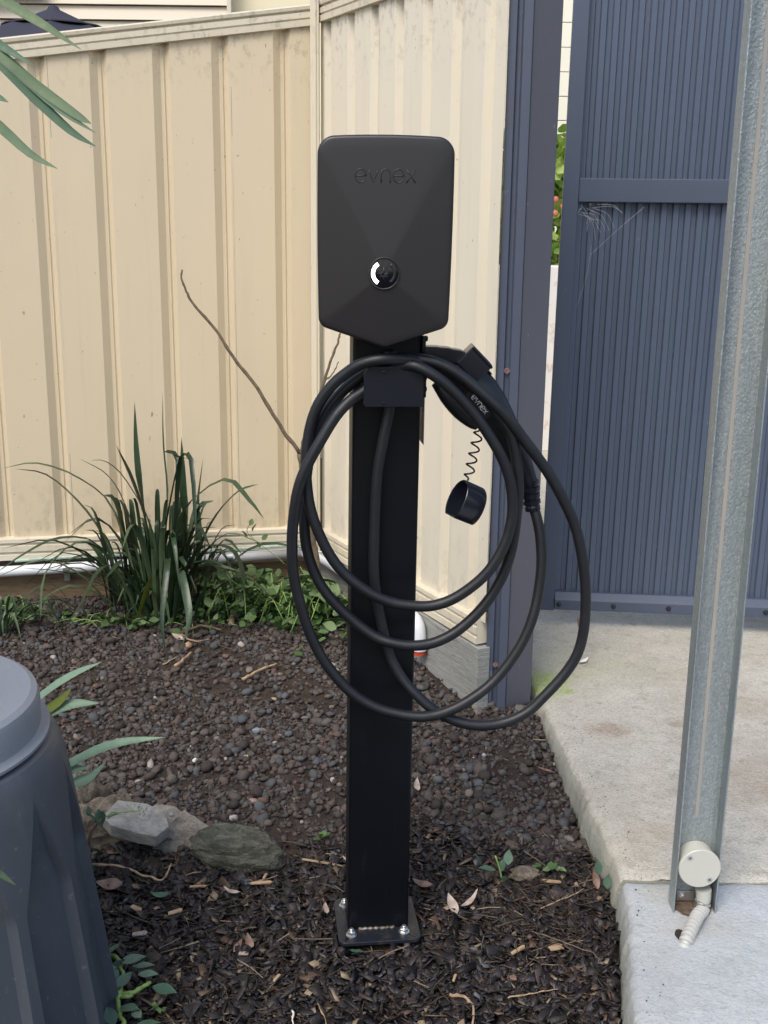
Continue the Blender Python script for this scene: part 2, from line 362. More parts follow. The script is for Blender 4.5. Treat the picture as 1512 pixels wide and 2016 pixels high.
g.add([(x, y, gz(x, y)) for y in ys for x in xs], [(j*nx+i, j*nx+i+1, (j+1)*nx+i+1, (j+1)*nx+i) for j in range(len(ys)-1) for i in range(nx-1)])
o = g.build('ground', M_soil, smooth=True); o['kind'] = 'structure'; o['label'] = 'dark brown soil of the garden bed'

def slab(name, mat, outline_fn, y0, y1, x1, top, step=.01, label='', joint=0):
    """slab with a wavering broken left edge: rows across y"""
    b = MB(); rows = []; n = int((y1-y0)/step)
    for i in range(n+1):
        y = y0 + (y1-y0)*i/n; e = outline_fn(y)
        w = .009*noise.noise(Vector((0, y*9, 5))) + .005*noise.noise(Vector((0, y*38, 2))) + .0025*noise.noise(Vector((0, y*90, 7)))
        q = .004*noise.noise(Vector((3, y*22, 2)))
        e += w
        wa = max(0, 1-(y-y0)/.07) if joint == 0 else max(0, 1-(y1-y)/.07)
        def jy(x_): return (.010*noise.noise(Vector((x_*7, 3, joint*5))) + .006*noise.noise(Vector((x_*30, 1, joint*5)))-.002)*wa
        def jz(x_): return -(.004+.006*max(0, noise.noise(Vector((x_*18, 2, joint*9)))))*max(0, (wa-.80)/.20)
        cols = [e+.013, e+.06] + [e+.06+.03*k_ for k_ in range(1, 30)] + [x1]
        rows.append([(e-.012+q, y, -.12), (e-.014+q, y, .0), (e-.010+q*.5, y, top*.55), (e-.002, y, top-.012), (e+.004, y, top-.004+q*.3)] + [(x_, y+jy(x_), top+jz(x_)) for x_ in cols] + [(x1, y, -.12)])
    k = len(rows[0]); b.add([p for r in rows for p in r], [(i*k+j, i*k+j+1, (i+1)*k+j+1, (i+1)*k+j) for i in range(n) for j in range(k-1)])
    b.add(rows[0], [tuple(range(k))[::-1]]); b.add(rows[-1], [tuple(range(k))])
    o = b.build(name, mat, angle=50); o['kind'] = 'structure'; o['label'] = label; return o
slab('driveway_slab', M_slab, edge_x, 2.183, 9.0, 8.0, .08, label='weathered tan concrete slab running under the blue gate')
slab('footing_slab', M_slab_front, lambda y: edge_x(y)+.004, .6, 2.172, 8.0, .0785, joint=1, label='pale concrete slab in front round the galvanised post')

# ---------------------------------------------------------------- gravel, mulch and litter
def ico(sub):
    t = (1+5**.5)/2
    v = np.array([(-1, t, 0), (1, t, 0), (-1, -t, 0), (1, -t, 0), (0, -1, t), (0, 1, t), (0, -1, -t), (0, 1, -t), (t, 0, -1), (t, 0, 1), (-t, 0, -1), (-t, 0, 1)], float)
    f = [(0, 11, 5), (0, 5, 1), (0, 1, 7), (0, 7, 10), (0, 10, 11), (1, 5, 9), (5, 11, 4), (11, 10, 2), (10, 7, 6), (7, 1, 8), (3, 9, 4), (3, 4, 2), (3, 2, 6), (3, 6, 8), (3, 8, 9), (4, 9, 5), (2, 4, 11), (6, 2, 10), (8, 6, 7), (9, 8, 1)]
    v /= np.linalg.norm(v[0]); v = [tuple(p) for p in v]
    for _ in range(sub):
        c = {}; nf = []
        def mid(a, b):
            k = (min(a, b), max(a, b))
            if k not in c:
                q = (np.array(v[a])+np.array(v[b])); q /= np.linalg.norm(q); v.append(tuple(q)); c[k] = len(v)-1
            return c[k]
        for a, b, d in f:
            x, y, z = mid(a, b), mid(b, d), mid(d, a); nf += [(a, x, z), (b, y, x), (d, z, y), (x, y, z)]
        f = nf
    return np.array(v), np.array(f)
def scatter(name, mat, tv, tf, pos, scl, jit, tilt=.5, smooth=False, nq=3, parent=None, align=None):
    n = len(pos); m = len(tv)
    V = np.repeat(tv[None], n, 0) * (1 + rng.uniform(-jit, jit, (n, m, 1)))
    V = V * scl[:, None, :]
    a = rng.uniform(0, 2*np.pi, n) if align is None else align; bx = rng.normal(0, tilt, n); by = rng.normal(0, tilt, n)
    def rot(V, i, j, t):
        c, s = np.cos(t)[:, None], np.sin(t)[:, None]; A = V[:, :, i].copy(); B = V[:, :, j].copy()
        V[:, :, i] = A*c - B*s; V[:, :, j] = A*s + B*c
    rot(V, 1, 2, bx); rot(V, 0, 2, by); rot(V, 0, 1, a)
    V += pos[:, None, :]
    Fc = (tf[None] + (np.arange(n)*m)[:, None, None]).reshape(-1)
    me = bpy.data.meshes.new(name); me.vertices.add(n*m); me.vertices.foreach_set('co', V.reshape(-1))
    nf = n*len(tf); me.loops.add(nf*nq); me.loops.foreach_set('vertex_index', Fc.astype(np.int32))
    me.polygons.add(nf); me.polygons.foreach_set('loop_start', np.arange(nf, dtype=np.int32)*nq)
    me.update(calc_edges=True); me.validate()
    return link(name, me, mat, parent, smooth)
def hfield(P): return np.array([gz(x, y) for x, y in P])
# cached height grid for fast look-ups
GX = np.linspace(-2.2, 1.0, 161); GY = np.linspace(1.0, 4.4, 171)
GZ = np.array([[gz(x, y) for x in GX] for y in GY])
EX = np.array([edge_x(y) for y in GY])
def H(x, y):
    i = np.clip((x-GX[0])/(GX[1]-GX[0]), 0, 159.99); j = np.clip((y-GY[0])/(GY[1]-GY[0]), 0, 169.99)
    i0 = i.astype(int); j0 = j.astype(int); u = i-i0; w = j-j0
    return (GZ[j0, i0]*(1-u)*(1-w) + GZ[j0, i0+1]*u*(1-w) + GZ[j0+1, i0]*(1-u)*w + GZ[j0+1, i0+1]*u*w)
def bed(n, y0, y1, x0=-1.55):
    x = rng.uniform(x0, .56, n); y = rng.uniform(y0, y1, n); e = np.interp(y, GY, EX)
    k = x < e-.016
    return x[k], y[k]
def border(x): return 2.40 + .06*np.sin(x*5+1) + .04*np.sin(x*13)
BX = (-.12, .11, 1.99, 2.19)                              # the steel base plate keeps its own ground clear
def clearplate(x, y):
    dx, dy = x+.006, y-2.108; c_, s_ = math.cos(.1187), math.sin(.1187); u, v_ = dx*c_+dy*s_, -dx*s_+dy*c_
    return ~((abs(u) < .088) & (abs(v_) < .082))
tv0, tf0 = ico(0); tv1, tf1 = ico(1)
x, y = bed(44000, 2.25, 4.0)
k = (rng.uniform(0, 1, len(x)) < np.clip((y-border(x))/.10+.35, 0.0, 1)) & clearplate(x, y); 
soilpatch = np.array([noise.noise(Vector((a*2.6, b*2.6, 8))) for a, b in zip(x, y)])
k &= ~((soilpatch > .12) & (rng.uniform(0, 1, len(x)) < .68))
x, y = x[k], y[k]; s = np.exp(rng.normal(math.log(.0051), .46, len(x)))
scl = np.stack([s*rng.uniform(.8, 1.35, len(x)), s*rng.uniform(.7, 1.1, len(x)), s*rng.uniform(.45, .85, len(x))], 1)
o = scatter('gravel', M_gravel, tv0, tf0, np.stack([x, y, H(x, y)+s*rng.uniform(-.1, .75, len(x))], 1), scl, .22, .5, smooth=False)
tag(o, 'small brown and grey gravel covering the garden bed', 'gravel', kind='stuff')
x, y = bed(2600, 2.3, 3.95); k = (rng.uniform(0, 1, len(x)) < np.clip((y-border(x))/.15+.4, 0, 1)) & clearplate(x, y); x, y = x[k], y[k]
s = np.exp(rng.normal(math.log(.0095), .25, len(x)))
scl = np.stack([s*rng.uniform(.9, 1.4, len(x)), s*rng.uniform(.7, 1.1, len(x)), s*rng.uniform(.5, .9, len(x))], 1)
o = scatter('coarse_gravel', M_gravel, tv1, tf1, np.stack([x, y, H(x, y)+s*.55], 1), scl, .16, .4)
tag(o, 'coarser grey brown stones lying over the fine gravel', 'gravel', kind='stuff')
# crushed rock against the foot of the blue post
# mulch: flat torn chips (12 triangles) in layers
ch = np.array([(-1, -.6, -.5), (1, -.75, -.5), (.8, .7, -.5), (-.9, .6, -.5), (-.8, -.75, .5), (.9, -.5, .5), (1, .6, .5), (-1, .8, .5)], float)
cq = np.array([(3, 2, 1, 0), (4, 5, 6, 7), (0, 1, 5, 4), (1, 2, 6, 5), (2, 3, 7, 6), (3, 0, 4, 7)])
x, y = bed(34000, 1.2, 2.62, -1.3)
k = (rng.uniform(0, 1, len(x)) < np.clip((border(x)-y)/.12+.6, 0, 1)) & clearplate(x, y); x, y = x[k], y[k]
L = np.minimum(.023, np.exp(rng.normal(math.log(.0098), .48, len(x))))
scl = np.stack([L, L*rng.uniform(.3, .85, len(x)), np.minimum(L*.35, rng.uniform(.001, .003, len(x)))], 1)
o = scatter('bark_mulch', M_mulch, ch, cq, np.stack([x, y, H(x, y)+rng.uniform(0, .014, len(x))], 1), scl, .22, .42, nq=4)
tag(o, 'dark bark mulch spread round the foot of the black post', 'mulch', kind='stuff')
x, y = bed(900, 1.3, 2.42, -1.1); k = clearplate(x, y) & (rng.uniform(0, 1, len(x)) < .5); x, y = x[k], y[k]
L = rng.uniform(.014, .026, len(x)); scl = np.stack([L, L*rng.uniform(.35, .7, len(x)), rng.uniform(.0015, .004, len(x))], 1)
o = scatter('coarse_bark', M_mulch, ch, cq, np.stack([x, y, H(x, y)+rng.uniform(.006, .014, len(x))], 1), scl, .28, .25, nq=4)
tag(o, 'larger flat bark pieces lying over the dark mulch', 'mulch', kind='stuff')
# thin fibres and shreds
st = np.array([(-1, -1, -1), (-1, 1, -1), (-1, 0, 1), (0, -1, -.5), (0, 1, -.5), (0, 0, 1.5), (1, -.6, -1), (1, .6, -1), (1, 0, .6)], float)
sf = np.array([(0, 3, 4, 1), (1, 4, 5, 2), (2, 5, 3, 0), (3, 6, 7, 4), (4, 7, 8, 5), (5, 8, 6, 3)])
x, y = bed(2300, 1.3, 2.6, -1.2); k = clearplate(x, y) & (y < border(x)+.12); x, y = x[k], y[k]
L = np.minimum(.040, np.exp(rng.normal(math.log(.016), .55, len(x)))); w = rng.uniform(.0005, .0014, len(x))
st2 = st.copy(); st2[3:6, 1] += 2.2
o = scatter('mulch_fibres', M_fibre, st2, sf, np.stack([x, y, H(x, y)+rng.uniform(.008, .02, len(x))], 1), np.stack([L, w, w], 1), .15, .16, nq=4)
tag(o, 'dry shreds and fibres lying among the bark mulch', 'plant litter', kind='stuff')
x, y = bed(520, 2.5, 3.95); L = np.exp(rng.normal(math.log(.014), .5, len(x))); w = rng.uniform(.0006, .0018, len(x))
o = scatter('gravel_litter', M_fibre, st2, sf, np.stack([x, y, H(x, y)+rng.uniform(.008, .014, len(x))], 1), np.stack([L, w, w], 1), .15, .1, nq=4)
tag(o, 'bits of twig and root scattered over the gravel', 'plant litter', kind='stuff')

x = .36+rng.normal(0, .10, 380); y = 2.17+rng.normal(0, .12, 380); e = np.interp(y, GY, EX); k = (x < e-.02) & clearplate(x, y) & (y < 2.5); x, y = x[k], y[k]
L = np.minimum(.045, np.exp(rng.normal(math.log(.018), .5, len(x)))); w = rng.uniform(.0004, .0010, len(x))
o = scatter('straw_litter', M_fibre, st2, sf, np.stack([x, y, H(x, y)+rng.uniform(.012, .024, len(x))], 1), np.stack([L, w, w], 1), .15, .14, nq=4)
tag(o, 'dry straw gathered on the mulch beside the slab', 'plant litter', kind='stuff')
# soil, grit and chips spilled onto the edge of the concrete
y = rng.uniform(1.3, 3.2, 150); x = np.interp(y, GY, EX) + .02 + rng.exponential(.025, 150); s = np.exp(rng.normal(math.log(.0011), .4, 150))
o = scatter('spilled_grit', M_gravel, tv0, tf0, np.stack([x, y, .080+s*.3], 1), np.stack([s, s, s*.6], 1), .2, .3)
tag(o, 'crumbs of soil and grit spilled on the slab edge', 'grit', kind='stuff')

# ---------------------------------------------------------------- fences
FC = Vector((-.243, 4.14, 0)); FB = Vector((.300, 3.110, 0)); FL = Vector((-1.389, 3.916, 0))
def sheet_profile(s0, s1, troughs, w, wf1, wf2, depth, crease=True):
    """(distance, depth behind the pan) points between s0 and s1"""
    P = [(s0, 0)]
    for c in troughs:
        a, b = c-w/2, c+w/2
        if a <= s0+.004 or b >= s1-.004: continue
        P += [(a, 0), (a+wf1, depth)]
        if crease: P += [((a+b)/2-.002+wf1/3, depth), ((a+b)/2+wf1/3, depth-.004), ((a+b)/2+.004+wf1/3, depth)]
        P += [(b-wf2, depth), (b, 0)]
    return P + [(s1, 0)]
def fence(name, label, P, Q, troughs, w, wf1, wf2, depth, splits, zb, top, mat, railmat, railcut, nsign=1):
    t = (Q-P).normalized(); n = Vector((t.y, -t.x, 0))*nsign   # towards the viewer
    f = thing(name, label, 'fence', (P.x, P.y, 0))
    O = Vector((P.x, P.y, 0)); Lg = (Q-P).length
    for a, b in zip(splits, splits[1:]):
        pr = sheet_profile(a+.0005, b-.0005, [c for c in troughs if a < c < b], w, wf1, wf2, depth)
        mb = MB(); vs = []
        NZ = 6
        for k in range(NZ+1):
            for s, d in pr:
                z0, z1 = zb-.01, top(s)+.03; z = z0+(z1-z0)*k/NZ
                wav = .0022*noise.noise(Vector((s*4, z*1.7, 9)))
                vs.append(t*s - n*(d+wav) + Vector((0, 0, z)))
        m_ = len(pr); nn = len(vs)
        fs = [(k*m_+i, k*m_+i+1, (k+1)*m_+i+1, (k+1)*m_+i) for k in range(NZ) for i in range(m_-1)]
        vs2 = [v_ - n*.0012 for v_ in vs]
        mb.add(vs, fs); mb.add(vs2, [q[::-1] for q in fs])
        mb.build('sheet', mat, f, angle=25)
    def rail(nm, prof, za, zb_):                          # prof: (out, up)
        mb = MB(); s0, s1 = splits[0], splits[-1]-railcut
        vs = [t*s + n*o_ + Vector((0, 0, z+u)) for s, z in ((s0, za), (s1, zb_)) for o_, u in prof]
        m_ = len(prof)
        mb.add(vs, [(i, (i+1) % m_, m_+(i+1) % m_, m_+i) for i in range(m_)] + [tuple(range(m_))[::-1], tuple(range(m_, 2*m_))])
        mb.build(nm, railmat, f, angle=25)
    tp = [(.006, 0), (.014, .001), (.015, .020), (.009, .022), (.009, .025), (.015, .027), (.015, .044), (.008, .047), (.008, .050), (.018, .053), (.020, .063), (.010, .069), (-.04, .069), (-.05, 0)]
    rail('top_rail', tp, top(splits[0]), top(splits[-1]))
    bp = [(.010, 0), (.020, -.003), (.021, -.016), (.013, -.020), (.013, -.026), (.019, -.029), (.019, -.050), (.012, -.053), (.012, -.060), (.016, -.063), (.016, -.082), (-.04, -.082), (-.04, 0)]
    rail('bottom_rail', bp, zb, zb)
    return f, t, n
# back fence: runs from far left to the corner; s measured from FL side start
PL = FL + (FL-FC).normalized()*1.3
LgL = (FC-PL).length
off = (FL-PL).length
trL = [off + .022 + .2025*i + .006*math.sin(i*3) for i in range(-6, 6)]
topL = lambda s: 1.944 + (2.113-1.944)*((s-off)/(FC-FL).length)
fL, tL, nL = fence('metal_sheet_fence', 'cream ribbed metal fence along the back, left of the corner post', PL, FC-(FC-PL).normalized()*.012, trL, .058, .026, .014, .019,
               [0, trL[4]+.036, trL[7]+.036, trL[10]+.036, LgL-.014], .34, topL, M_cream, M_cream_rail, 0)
PR = FC + (FB-FC).normalized()*.012; LgR = (FB-PR).length
trR = [.060, .240, .407, .572, .742, .908, 1.078]
fR, tR, nR = fence('metal_sheet_fence', 'cream ribbed metal fence receding behind the charging post', PR, FB+(FB-FC).normalized()*.03, trR, .054, .012, .026, .022,
               [.004, trR[2]+.034, trR[5]+.034, LgR+.003], .34, lambda s: 2.118, M_cream_skylit, M_cream_rail, .024)
cp = MB(); cp.box((0, 0, 1.25), (.030, .040, 2.05)); cp.box((.0, -.022, 1.25), (.012, .004, 2.05))
cpost = cp.build('fence_post', M_cream_rail, bevel=.002); cpost.location = (FC.x-.012, FC.y-.035, 0)
tag(cpost, 'narrow cream corner post joining the two cream fences', 'fence post')

# blue end channel and gate post
gp = thing('gate_post', 'dusty purple grey steel gate post with rust specks by slab edge', 'gate post', (0, 0, 0))
p0 = Vector((.372, 3.128)); p1 = Vector((.452, 3.166)); d = (p1-p0); w = d.length; ang = math.atan2(d.y, d.x)
Rz = Matrix.Rotation(ang, 3, 'Z')
cen = Vector((p0.x, p0.y, 0)) + Rz @ Vector((w/2, w/2, 0))
mb = MB(); mb.box(cen + Vector((0, 0, 1.2)), (w, w, 2.5), Rz); mb.build('shaft', M_post_purple, gp, bevel=.003)
ep = thing('channel_post', 'blue steel channel post with screw holes at cream fence end', 'fence post', (0, 0, 0))
q0 = Vector((.308, 3.125, 0)); d2 = Vector((.370, 3.122, 0)) - q0; w2 = d2.length; a2 = math.atan2(d2.y, d2.x); R2 = Matrix.Rotation(a2, 3, 'Z')
prof = [(0, 0), (.020, 0), (.024, .012), (.034, .012), (.038, 0), (w2, 0), (w2, .05), (0, .05)]
mb = MB(); mb.prism(prof, 2.5, R2, q0 + Vector((0, 0, -.05))); mb.build('channel', M_post_blue, ep, bevel=.0012)
M_rustring = Mat('rust_ring', (.30, .14, .09), .8); M_rustring.mix(M_rustring.thr(M_rustring.noise(200, 3), .4, .6), (.10, .085, .10)); M_rustring = M_rustring.m
for (px, py) in ((999, 731), (976, 1311)):
    P_ = aty(px, py, 3.1155); 
    mb = MB(); mb.lathe([(0.0085, 0), (.0078, .0008), (.003, .001), (.0015, .0002)], 14, axisM((P_.x, 3.1245, P_.z), (0, -1, 0)), True)
    h = mb.build('screw_hole', M_rustring, ep); 
# ---------------------------------------------------------------- gate
G0 = Vector((.606, 3.770, 0)); gd = Vector((1, -.085, 0)).normalized(); gn = Vector((gd.y, -gd.x, 0)); GA = math.atan2(gd.y, gd.x); RG = Matrix.Rotation(GA, 3, 'Z')
gate = thing('metal_gate', 'dark blue gate of fine ribbed steel sheet in a square tube frame', 'gate', (0, 0, 0))
def gpt(s, o_, z): return G0 + gd*(s+.007*(z-.15)) + gn*o_ + Vector((0, 0, z))
mb = MB(); mb.box(gpt(-.0255, -.02, 1.40), (.050, .04, 2.52), Matrix.Rotation(.007, 3, 'Y') @ RG); mb.build('stile', M_gate_frame, gate, bevel=.002)
mb = MB(); mb.box(gpt(1.93, -.02, 1.40), (.048, .04, 2.52), RG); mb.build('stile', M_gate_frame, gate, bevel=.002)
mb = MB(); mb.box(gpt(.95, -.0195, 1.571), (1.90, .041, .074), RG); mb.build('mid_rail', M_gate_frame, gate, bevel=.003)
mb = MB(); vs = [gpt(s, o_, z) for s in (0, 1.9) for o_, z in ((-.04, .147), (.010, .147), (.010, .183), (.006, .188), (-.012, .207), (-.04, .207))]
mb.add(vs, [(i, (i+1) % 6, 6+(i+1) % 6, 6+i) for i in range(6)] + [(5, 4, 3, 2, 1, 0), (6, 7, 8, 9, 10, 11)]); mb.build('bottom_rail', M_gate_frame, gate, bevel=.0015)
for (px, py) in ((1103, 1179), (1209, 1184), (1315, 1190), (1500, 1200)):
    P_ = aty(px, py, 3.74); s = (P_.x-G0.x)/gd.x; c = gpt(s, .0101, .167)
    mb = MB(); mb.lathe([(.0095, 0), (.0095, .0012), (.006, .002), (.006, .0065), (.004, .0075)], 8, axisM(c, gn), True); mb.build('screw', M_plate, gate, angle=30)
def ribbed(s0, s1, za, zb_, name='ribbed_sheet'):
    pitch = .0385; P = []; s = s0; i = 0
    while s < s1:
        for u, d_ in ((0, 0), (.017, 0), (.0205, .010), (.035, .010)):
            if s+u < s1: P.append((s+u, d_))
        s += pitch
    P.append((s1, 0)); m_ = len(P)
    mb = MB(); vs = [gpt(s, -.026-d_, z) for z in (za, zb_) for s, d_ in P]
    fs = [(i, i+1, m_+i+1, m_+i) for i in range(m_-1)]
    mb.add(vs, fs); mb.add([v_ - gn*.001 for v_ in vs], [q[::-1] for q in fs]); mb.build(name, M_gate, gate, angle=20)
for a_, b_ in ((.0, .79), (.79, 1.58), (1.58, 1.905)): ribbed(a_+.0005, b_, .19, 2.62)
web = thing('cobweb', 'wispy grey cobweb below the mid rail at the gate corner', 'cobweb')
for i in range(16):
    a_ = gpt(random.uniform(.0, .06), .002, 1.53-random.uniform(0, .05)); b_ = a_ + gd*random.uniform(-.01, .10) + Vector((0, 0, -random.uniform(.0, .10)))
    if i == 0: a_ = gpt(.05, .002, 1.37); b_ = gpt(.21, .002, 1.52)
    if i == 1: a_ = gpt(.015, .002, 1.20); b_ = gpt(.05, .002, 1.40)
    if b_.z < 1.1: continue
    c_ = (a_+b_)/2 + Vector((0, 0, .012)) + gd*.01
    mb = MB(); mb.tube(catmull([a_, c_, b_], 5), .00035, 3); mb.build('strand', M_web, web)

# ---------------------------------------------------------------- galvanised post with junction box
GXa, GXb, GYf, GYb = .611, .7005, 2.060, 2.101
st_ = thing('steel_post', 'tall galvanised steel channel post standing on the pale slab', 'post', ((GXa+GXb)/2, GYb, .0795))
mb = MB(); th = .0032
prof = [(GXa, GYf), (GXa+th, GYf), (GXa+th, GYb-th), (GXb-th, GYb-th), (GXb-th, GYf), (GXb, GYf), (GXb, GYb), (GXa, GYb)]
cx_, cy_ = (GXa+GXb)/2, GYb
mb.prism([(x_-cx_, y_-cy_) for x_, y_ in prof], 2.9, None, (0, 0, -.03)); mb.build('channel', M_galv, st_, bevel=.0008)
mb = MB(); mb.box((-.002, -th-.0006, 1.5), (.0075, .001, 2.6)); mb.build('seam', M_streak, st_)
jb = thing('junction_box', 'round cream junction box fixed low on the galvanised post', 'electrical box', (0, 0, 0))
jc = aty(1375, 1712, 2.055); jc.x = .6563; ax = Vector((0, -1, 0)); r_ = .0432
Mj = axisM((jc.x, GYb-th-.001, jc.z+.004), ax)
mb = MB(); mb.lathe([(.001, 0), (.0378, 0), (.0378, .036), (.0372, .0385), (.0372, .0388)], 48, Mj); mb.build('body', M_box, jb, angle=40)
mb = MB(); mb.lathe([(r_-.004, .0384), (r_-.001, .0386), (r_, .0396), (r_, .0442), (r_-.0015, .0458), (.0005, .0459)], 48, Mj); mb.build('lid', M_box, jb, angle=40)
for (dx, dz) in ((-.0225, .0245), (.0215, -.0245)):
    c_ = Vector((jc.x+dx, GYb-th-.001-.0459, jc.z+.004+dz)); mb = MB(); mb.lathe([(.0056, 0), (.0056, .0006), (.0042, .001), (.0006, .0008)], 16, axisM(c_, ax), True)
    sc_ = mb.build('screw', M_zinc, jb)
    mb = MB(); R45 = Matrix.Rotation(.5, 3, 'Y'); mb.box(c_+Vector((0, -.0011, 0)), (.005, .0005, .001), R45); mb.box(c_+Vector((0, -.00112, 0)), (.001, .0005, .005), R45); mb.build('slot', M_gloss, sc_)
cd = thing('flexible_conduit', 'ribbed grey conduit curving down from the box into the slab', 'conduit', (0, 0, 0))
top_ = aty(1386, 1762, 2.072)
hE = atz(1352, 1850, .082); h1 = aty(1384, 1790, 2.064); h2 = h1.lerp(hE, .5)+Vector((.004, .004, .014))
path = catmull([top_+Vector((0, .0, .012)), top_, h1, h2, hE, hE+Vector((-.010, -.014, -.022))], 14)
ac = [0]
for i in range(1, len(path)): ac.append(ac[-1]+(path[i]-path[i-1]).length)
NC = 132; fp = []
for i in range(NC):
    q = ac[-1]*i/(NC-1); k = max(j for j in range(len(ac)-1) if ac[j] <= q+1e-9); fp.append(path[k].lerp(path[k+1], (q-ac[k])/max(1e-6, ac[k+1]-ac[k])))
path = fp
rr = [.0122 + .0020*(1 if (i % 7) < 4 else -1) for i in range(len(path))]
mb = MB(); mb.tube(path, rr, 18); mb.build('hose', M_conduit, cd, angle=50)
mb = MB(); mb.tube([aty(1385, 1750, 2.072), aty(1385, 1768, 2.072)], [.0165, .0155], 20); mb.build('collar', M_box, cd, angle=40)
mb = MB(); cc = aty(1381, 1782, 2.069); mb.tube([cc+Vector((.001, 0, .012)), cc-Vector((.001, 0, .012))], .0158, 20)
mb.box((cc.x-.027, GYb-.008, cc.z+.006), (.038, .002, .022)); mb.build('saddle_clamp', M_zinc, cd, bevel=.0006)
mb = MB(); c_ = Vector((cc.x-.036, GYb-.009, cc.z+.006)); mb.lathe([(.0085, 0), (.0085, .001), (.0058, .0012), (.0058, .0055), (.004, .0062)], 6, axisM(c_, ax), True); mb.build('screw', M_zinc, cd)
# the broken-out pocket at the foot of the post
m = Mat('dirt_pocket', (.16, .11, .075), .95); m.mix(m.thr(m.noise(60, 5), .4, .65), (.07, .05, .04)); m.bump(m.noise(90, 5), .006)
mb = MB(); pts = []
for k in range(22):
    a_ = 2*math.pi*k/22; rx, ry = .041, .036; w_ = 1+.16*noise.noise(Vector((math.cos(a_)*2, math.sin(a_)*2, 4)))
    pts.append((.655+rx*math.cos(a_)*w_, 2.078+ry*math.sin(a_)*w_, .0832))
mb.add([(.655, 2.07, .0838)]+pts, [(0, 1+k, 1+(k+1) % 22) for k in range(22)]); o = mb.build('dirt_patch', m.m); tag(o, 'brown dirt filling the pocket at galvanised post foot', 'dirt')

hH = atz(1341, 1838, .083)
pts = [(hH.x+.012*math.cos(k/16*6.2832)*(1+.25*noise.noise(Vector((k*.7, 0, 0)))), hH.y+.020*math.sin(k/16*6.2832), .0795) for k in range(16)]
mb = MB(); mb.add(pts, [tuple(range(16))]); M_hole = Mat('dark_hole', (.03, .022, .018), .95).m; o = mb.build('hole_in_slab', M_hole); tag(o, 'small dark hole in the slab where the conduit goes down', 'hole')
# ---------------------------------------------------------------- timber plinths and pipes under the fences
def plank(name, label, P, Q, z0, z1, th_, mat, out):
    t = (Q-P); L_ = t.length; t.normalize(); n = Vector((t.y, -t.x, 0)); mb = MB(); N = 24
    vs = []
    for i in range(N+1):
        s = L_*i/N
        for o_, z in ((out, z0), (out, z0+(z1-z0)*.5), (out, z1), (out-th_, z1), (out-th_, z0)):
            vs.append(P + t*s + n*(o_+.003*noise.noise(Vector((s*5, z*20, 2)))) + Vector((0, 0, z+(.004*noise.noise(Vector((s*7, o_*9, 1))) if z > z0 else 0))))
    mb.add(vs, [(i*5+j, i*5+(j+1) % 5, (i+1)*5+(j+1) % 5, (i+1)*5+j) for i in range(N) for j in range(5)] + [(4, 3, 2, 1, 0), tuple(N*5+k for k in range(5))])
    o = mb.build(name, mat, angle=40); return tag(o, label, 'timber')
plank('timber_sleeper', 'brown timber sleeper lying under the back fence', PL, FC-tL*.03, -.05, .208, .05, M_timber_brown, .012)
plank('timber_sleeper', 'weathered grey timber board sloping under the side fence beside blue post', PR+tR*.03, FB, -.05, .250, .04, M_timber_grey, .020)
pipe = thing('drain_pipe', 'white plastic pipe clipped along the foot of both fences', 'pipe')
zc_ = .232
pp = [PL+nL*.045+Vector((0, 0, .224)), FL+nL*.045+Vector((0, 0, .226)), FL+tL*.6+nL*.045+Vector((0, 0, zc_+.004)), FC-tL*.07+nL*.045+Vector((0, 0, zc_+.018))]
cr = FC + nL*.045*0 + Vector((-.03, -.065, zc_+.018))
pr_ = [PR+tR*.08+nR*.045+Vector((0, 0, zc_+.016)), PR+tR*.40+nR*.045+Vector((0, 0, zc_+.012)), PR+tR*.775+nR*.045+Vector((0, 0, zc_+.006))]
mb = MB(); mb.tube(pp + catmull([pp[-1], cr+Vector((-.02, -.0, 0)), cr+Vector((.03, -.03, 0)), pr_[0]], 5)[1:] + pr_[1:], .0192, 16); mb.build('run', M_pvc, pipe, smooth=True)
e0 = pr_[-1]; mb = MB(); el = catmull([e0-tR*.01, e0+tR*.035, e0+tR*.062+Vector((0, 0, -.02)), e0+tR*.070+Vector((0, 0, -.055)), e0+tR*.070+Vector((0, 0, -.085))], 6)
mb.tube(el, .0225, 18); mb.tube([el[-1]+Vector((0, 0, .012)), el[-1]-Vector((0, 0, .006))], .0255, 18); mb.build('elbow', M_pvc, pipe, angle=45)
mb = MB(); mb.tube([el[-1]-Vector((0, 0, .006)), el[-1]-Vector((0, 0, .022))], .0215, 18); mb.build('coupling', M_red, pipe, angle=45)
for px in (130, 452):
    Pc = aty(px, 1085, 3.94 if px < 300 else 4.02); s = (Pc-FL).dot(tL); c_ = FL + tL*s + nL*.045 + Vector((0, 0, .228 if px < 300 else .244))
    mb = MB(); mb.tube([c_-tL*.012, c_+tL*.012], .0215, 16); mb.box(c_+Vector((0, 0, -.034))-nL*.01, (.02, .008, .03), Matrix.Rotation(math.atan2(tL.y, tL.x), 3, 'Z')); mb.build('clip', M_zinc, pipe, angle=40)
hp = [FL+tL*(.05+.26*i)+nL*(.034)+Vector((0, 0, .262+.0035*i+.003*math.sin(i*2))) for i in range(5)]
mb = MB(); mb.tube(catmull(hp, 4), .0065, 8); o = mb.build('thin_conduit', M_conduit_green, smooth=True); tag(o, 'thin faded green conduit running above the white pipe', 'conduit')

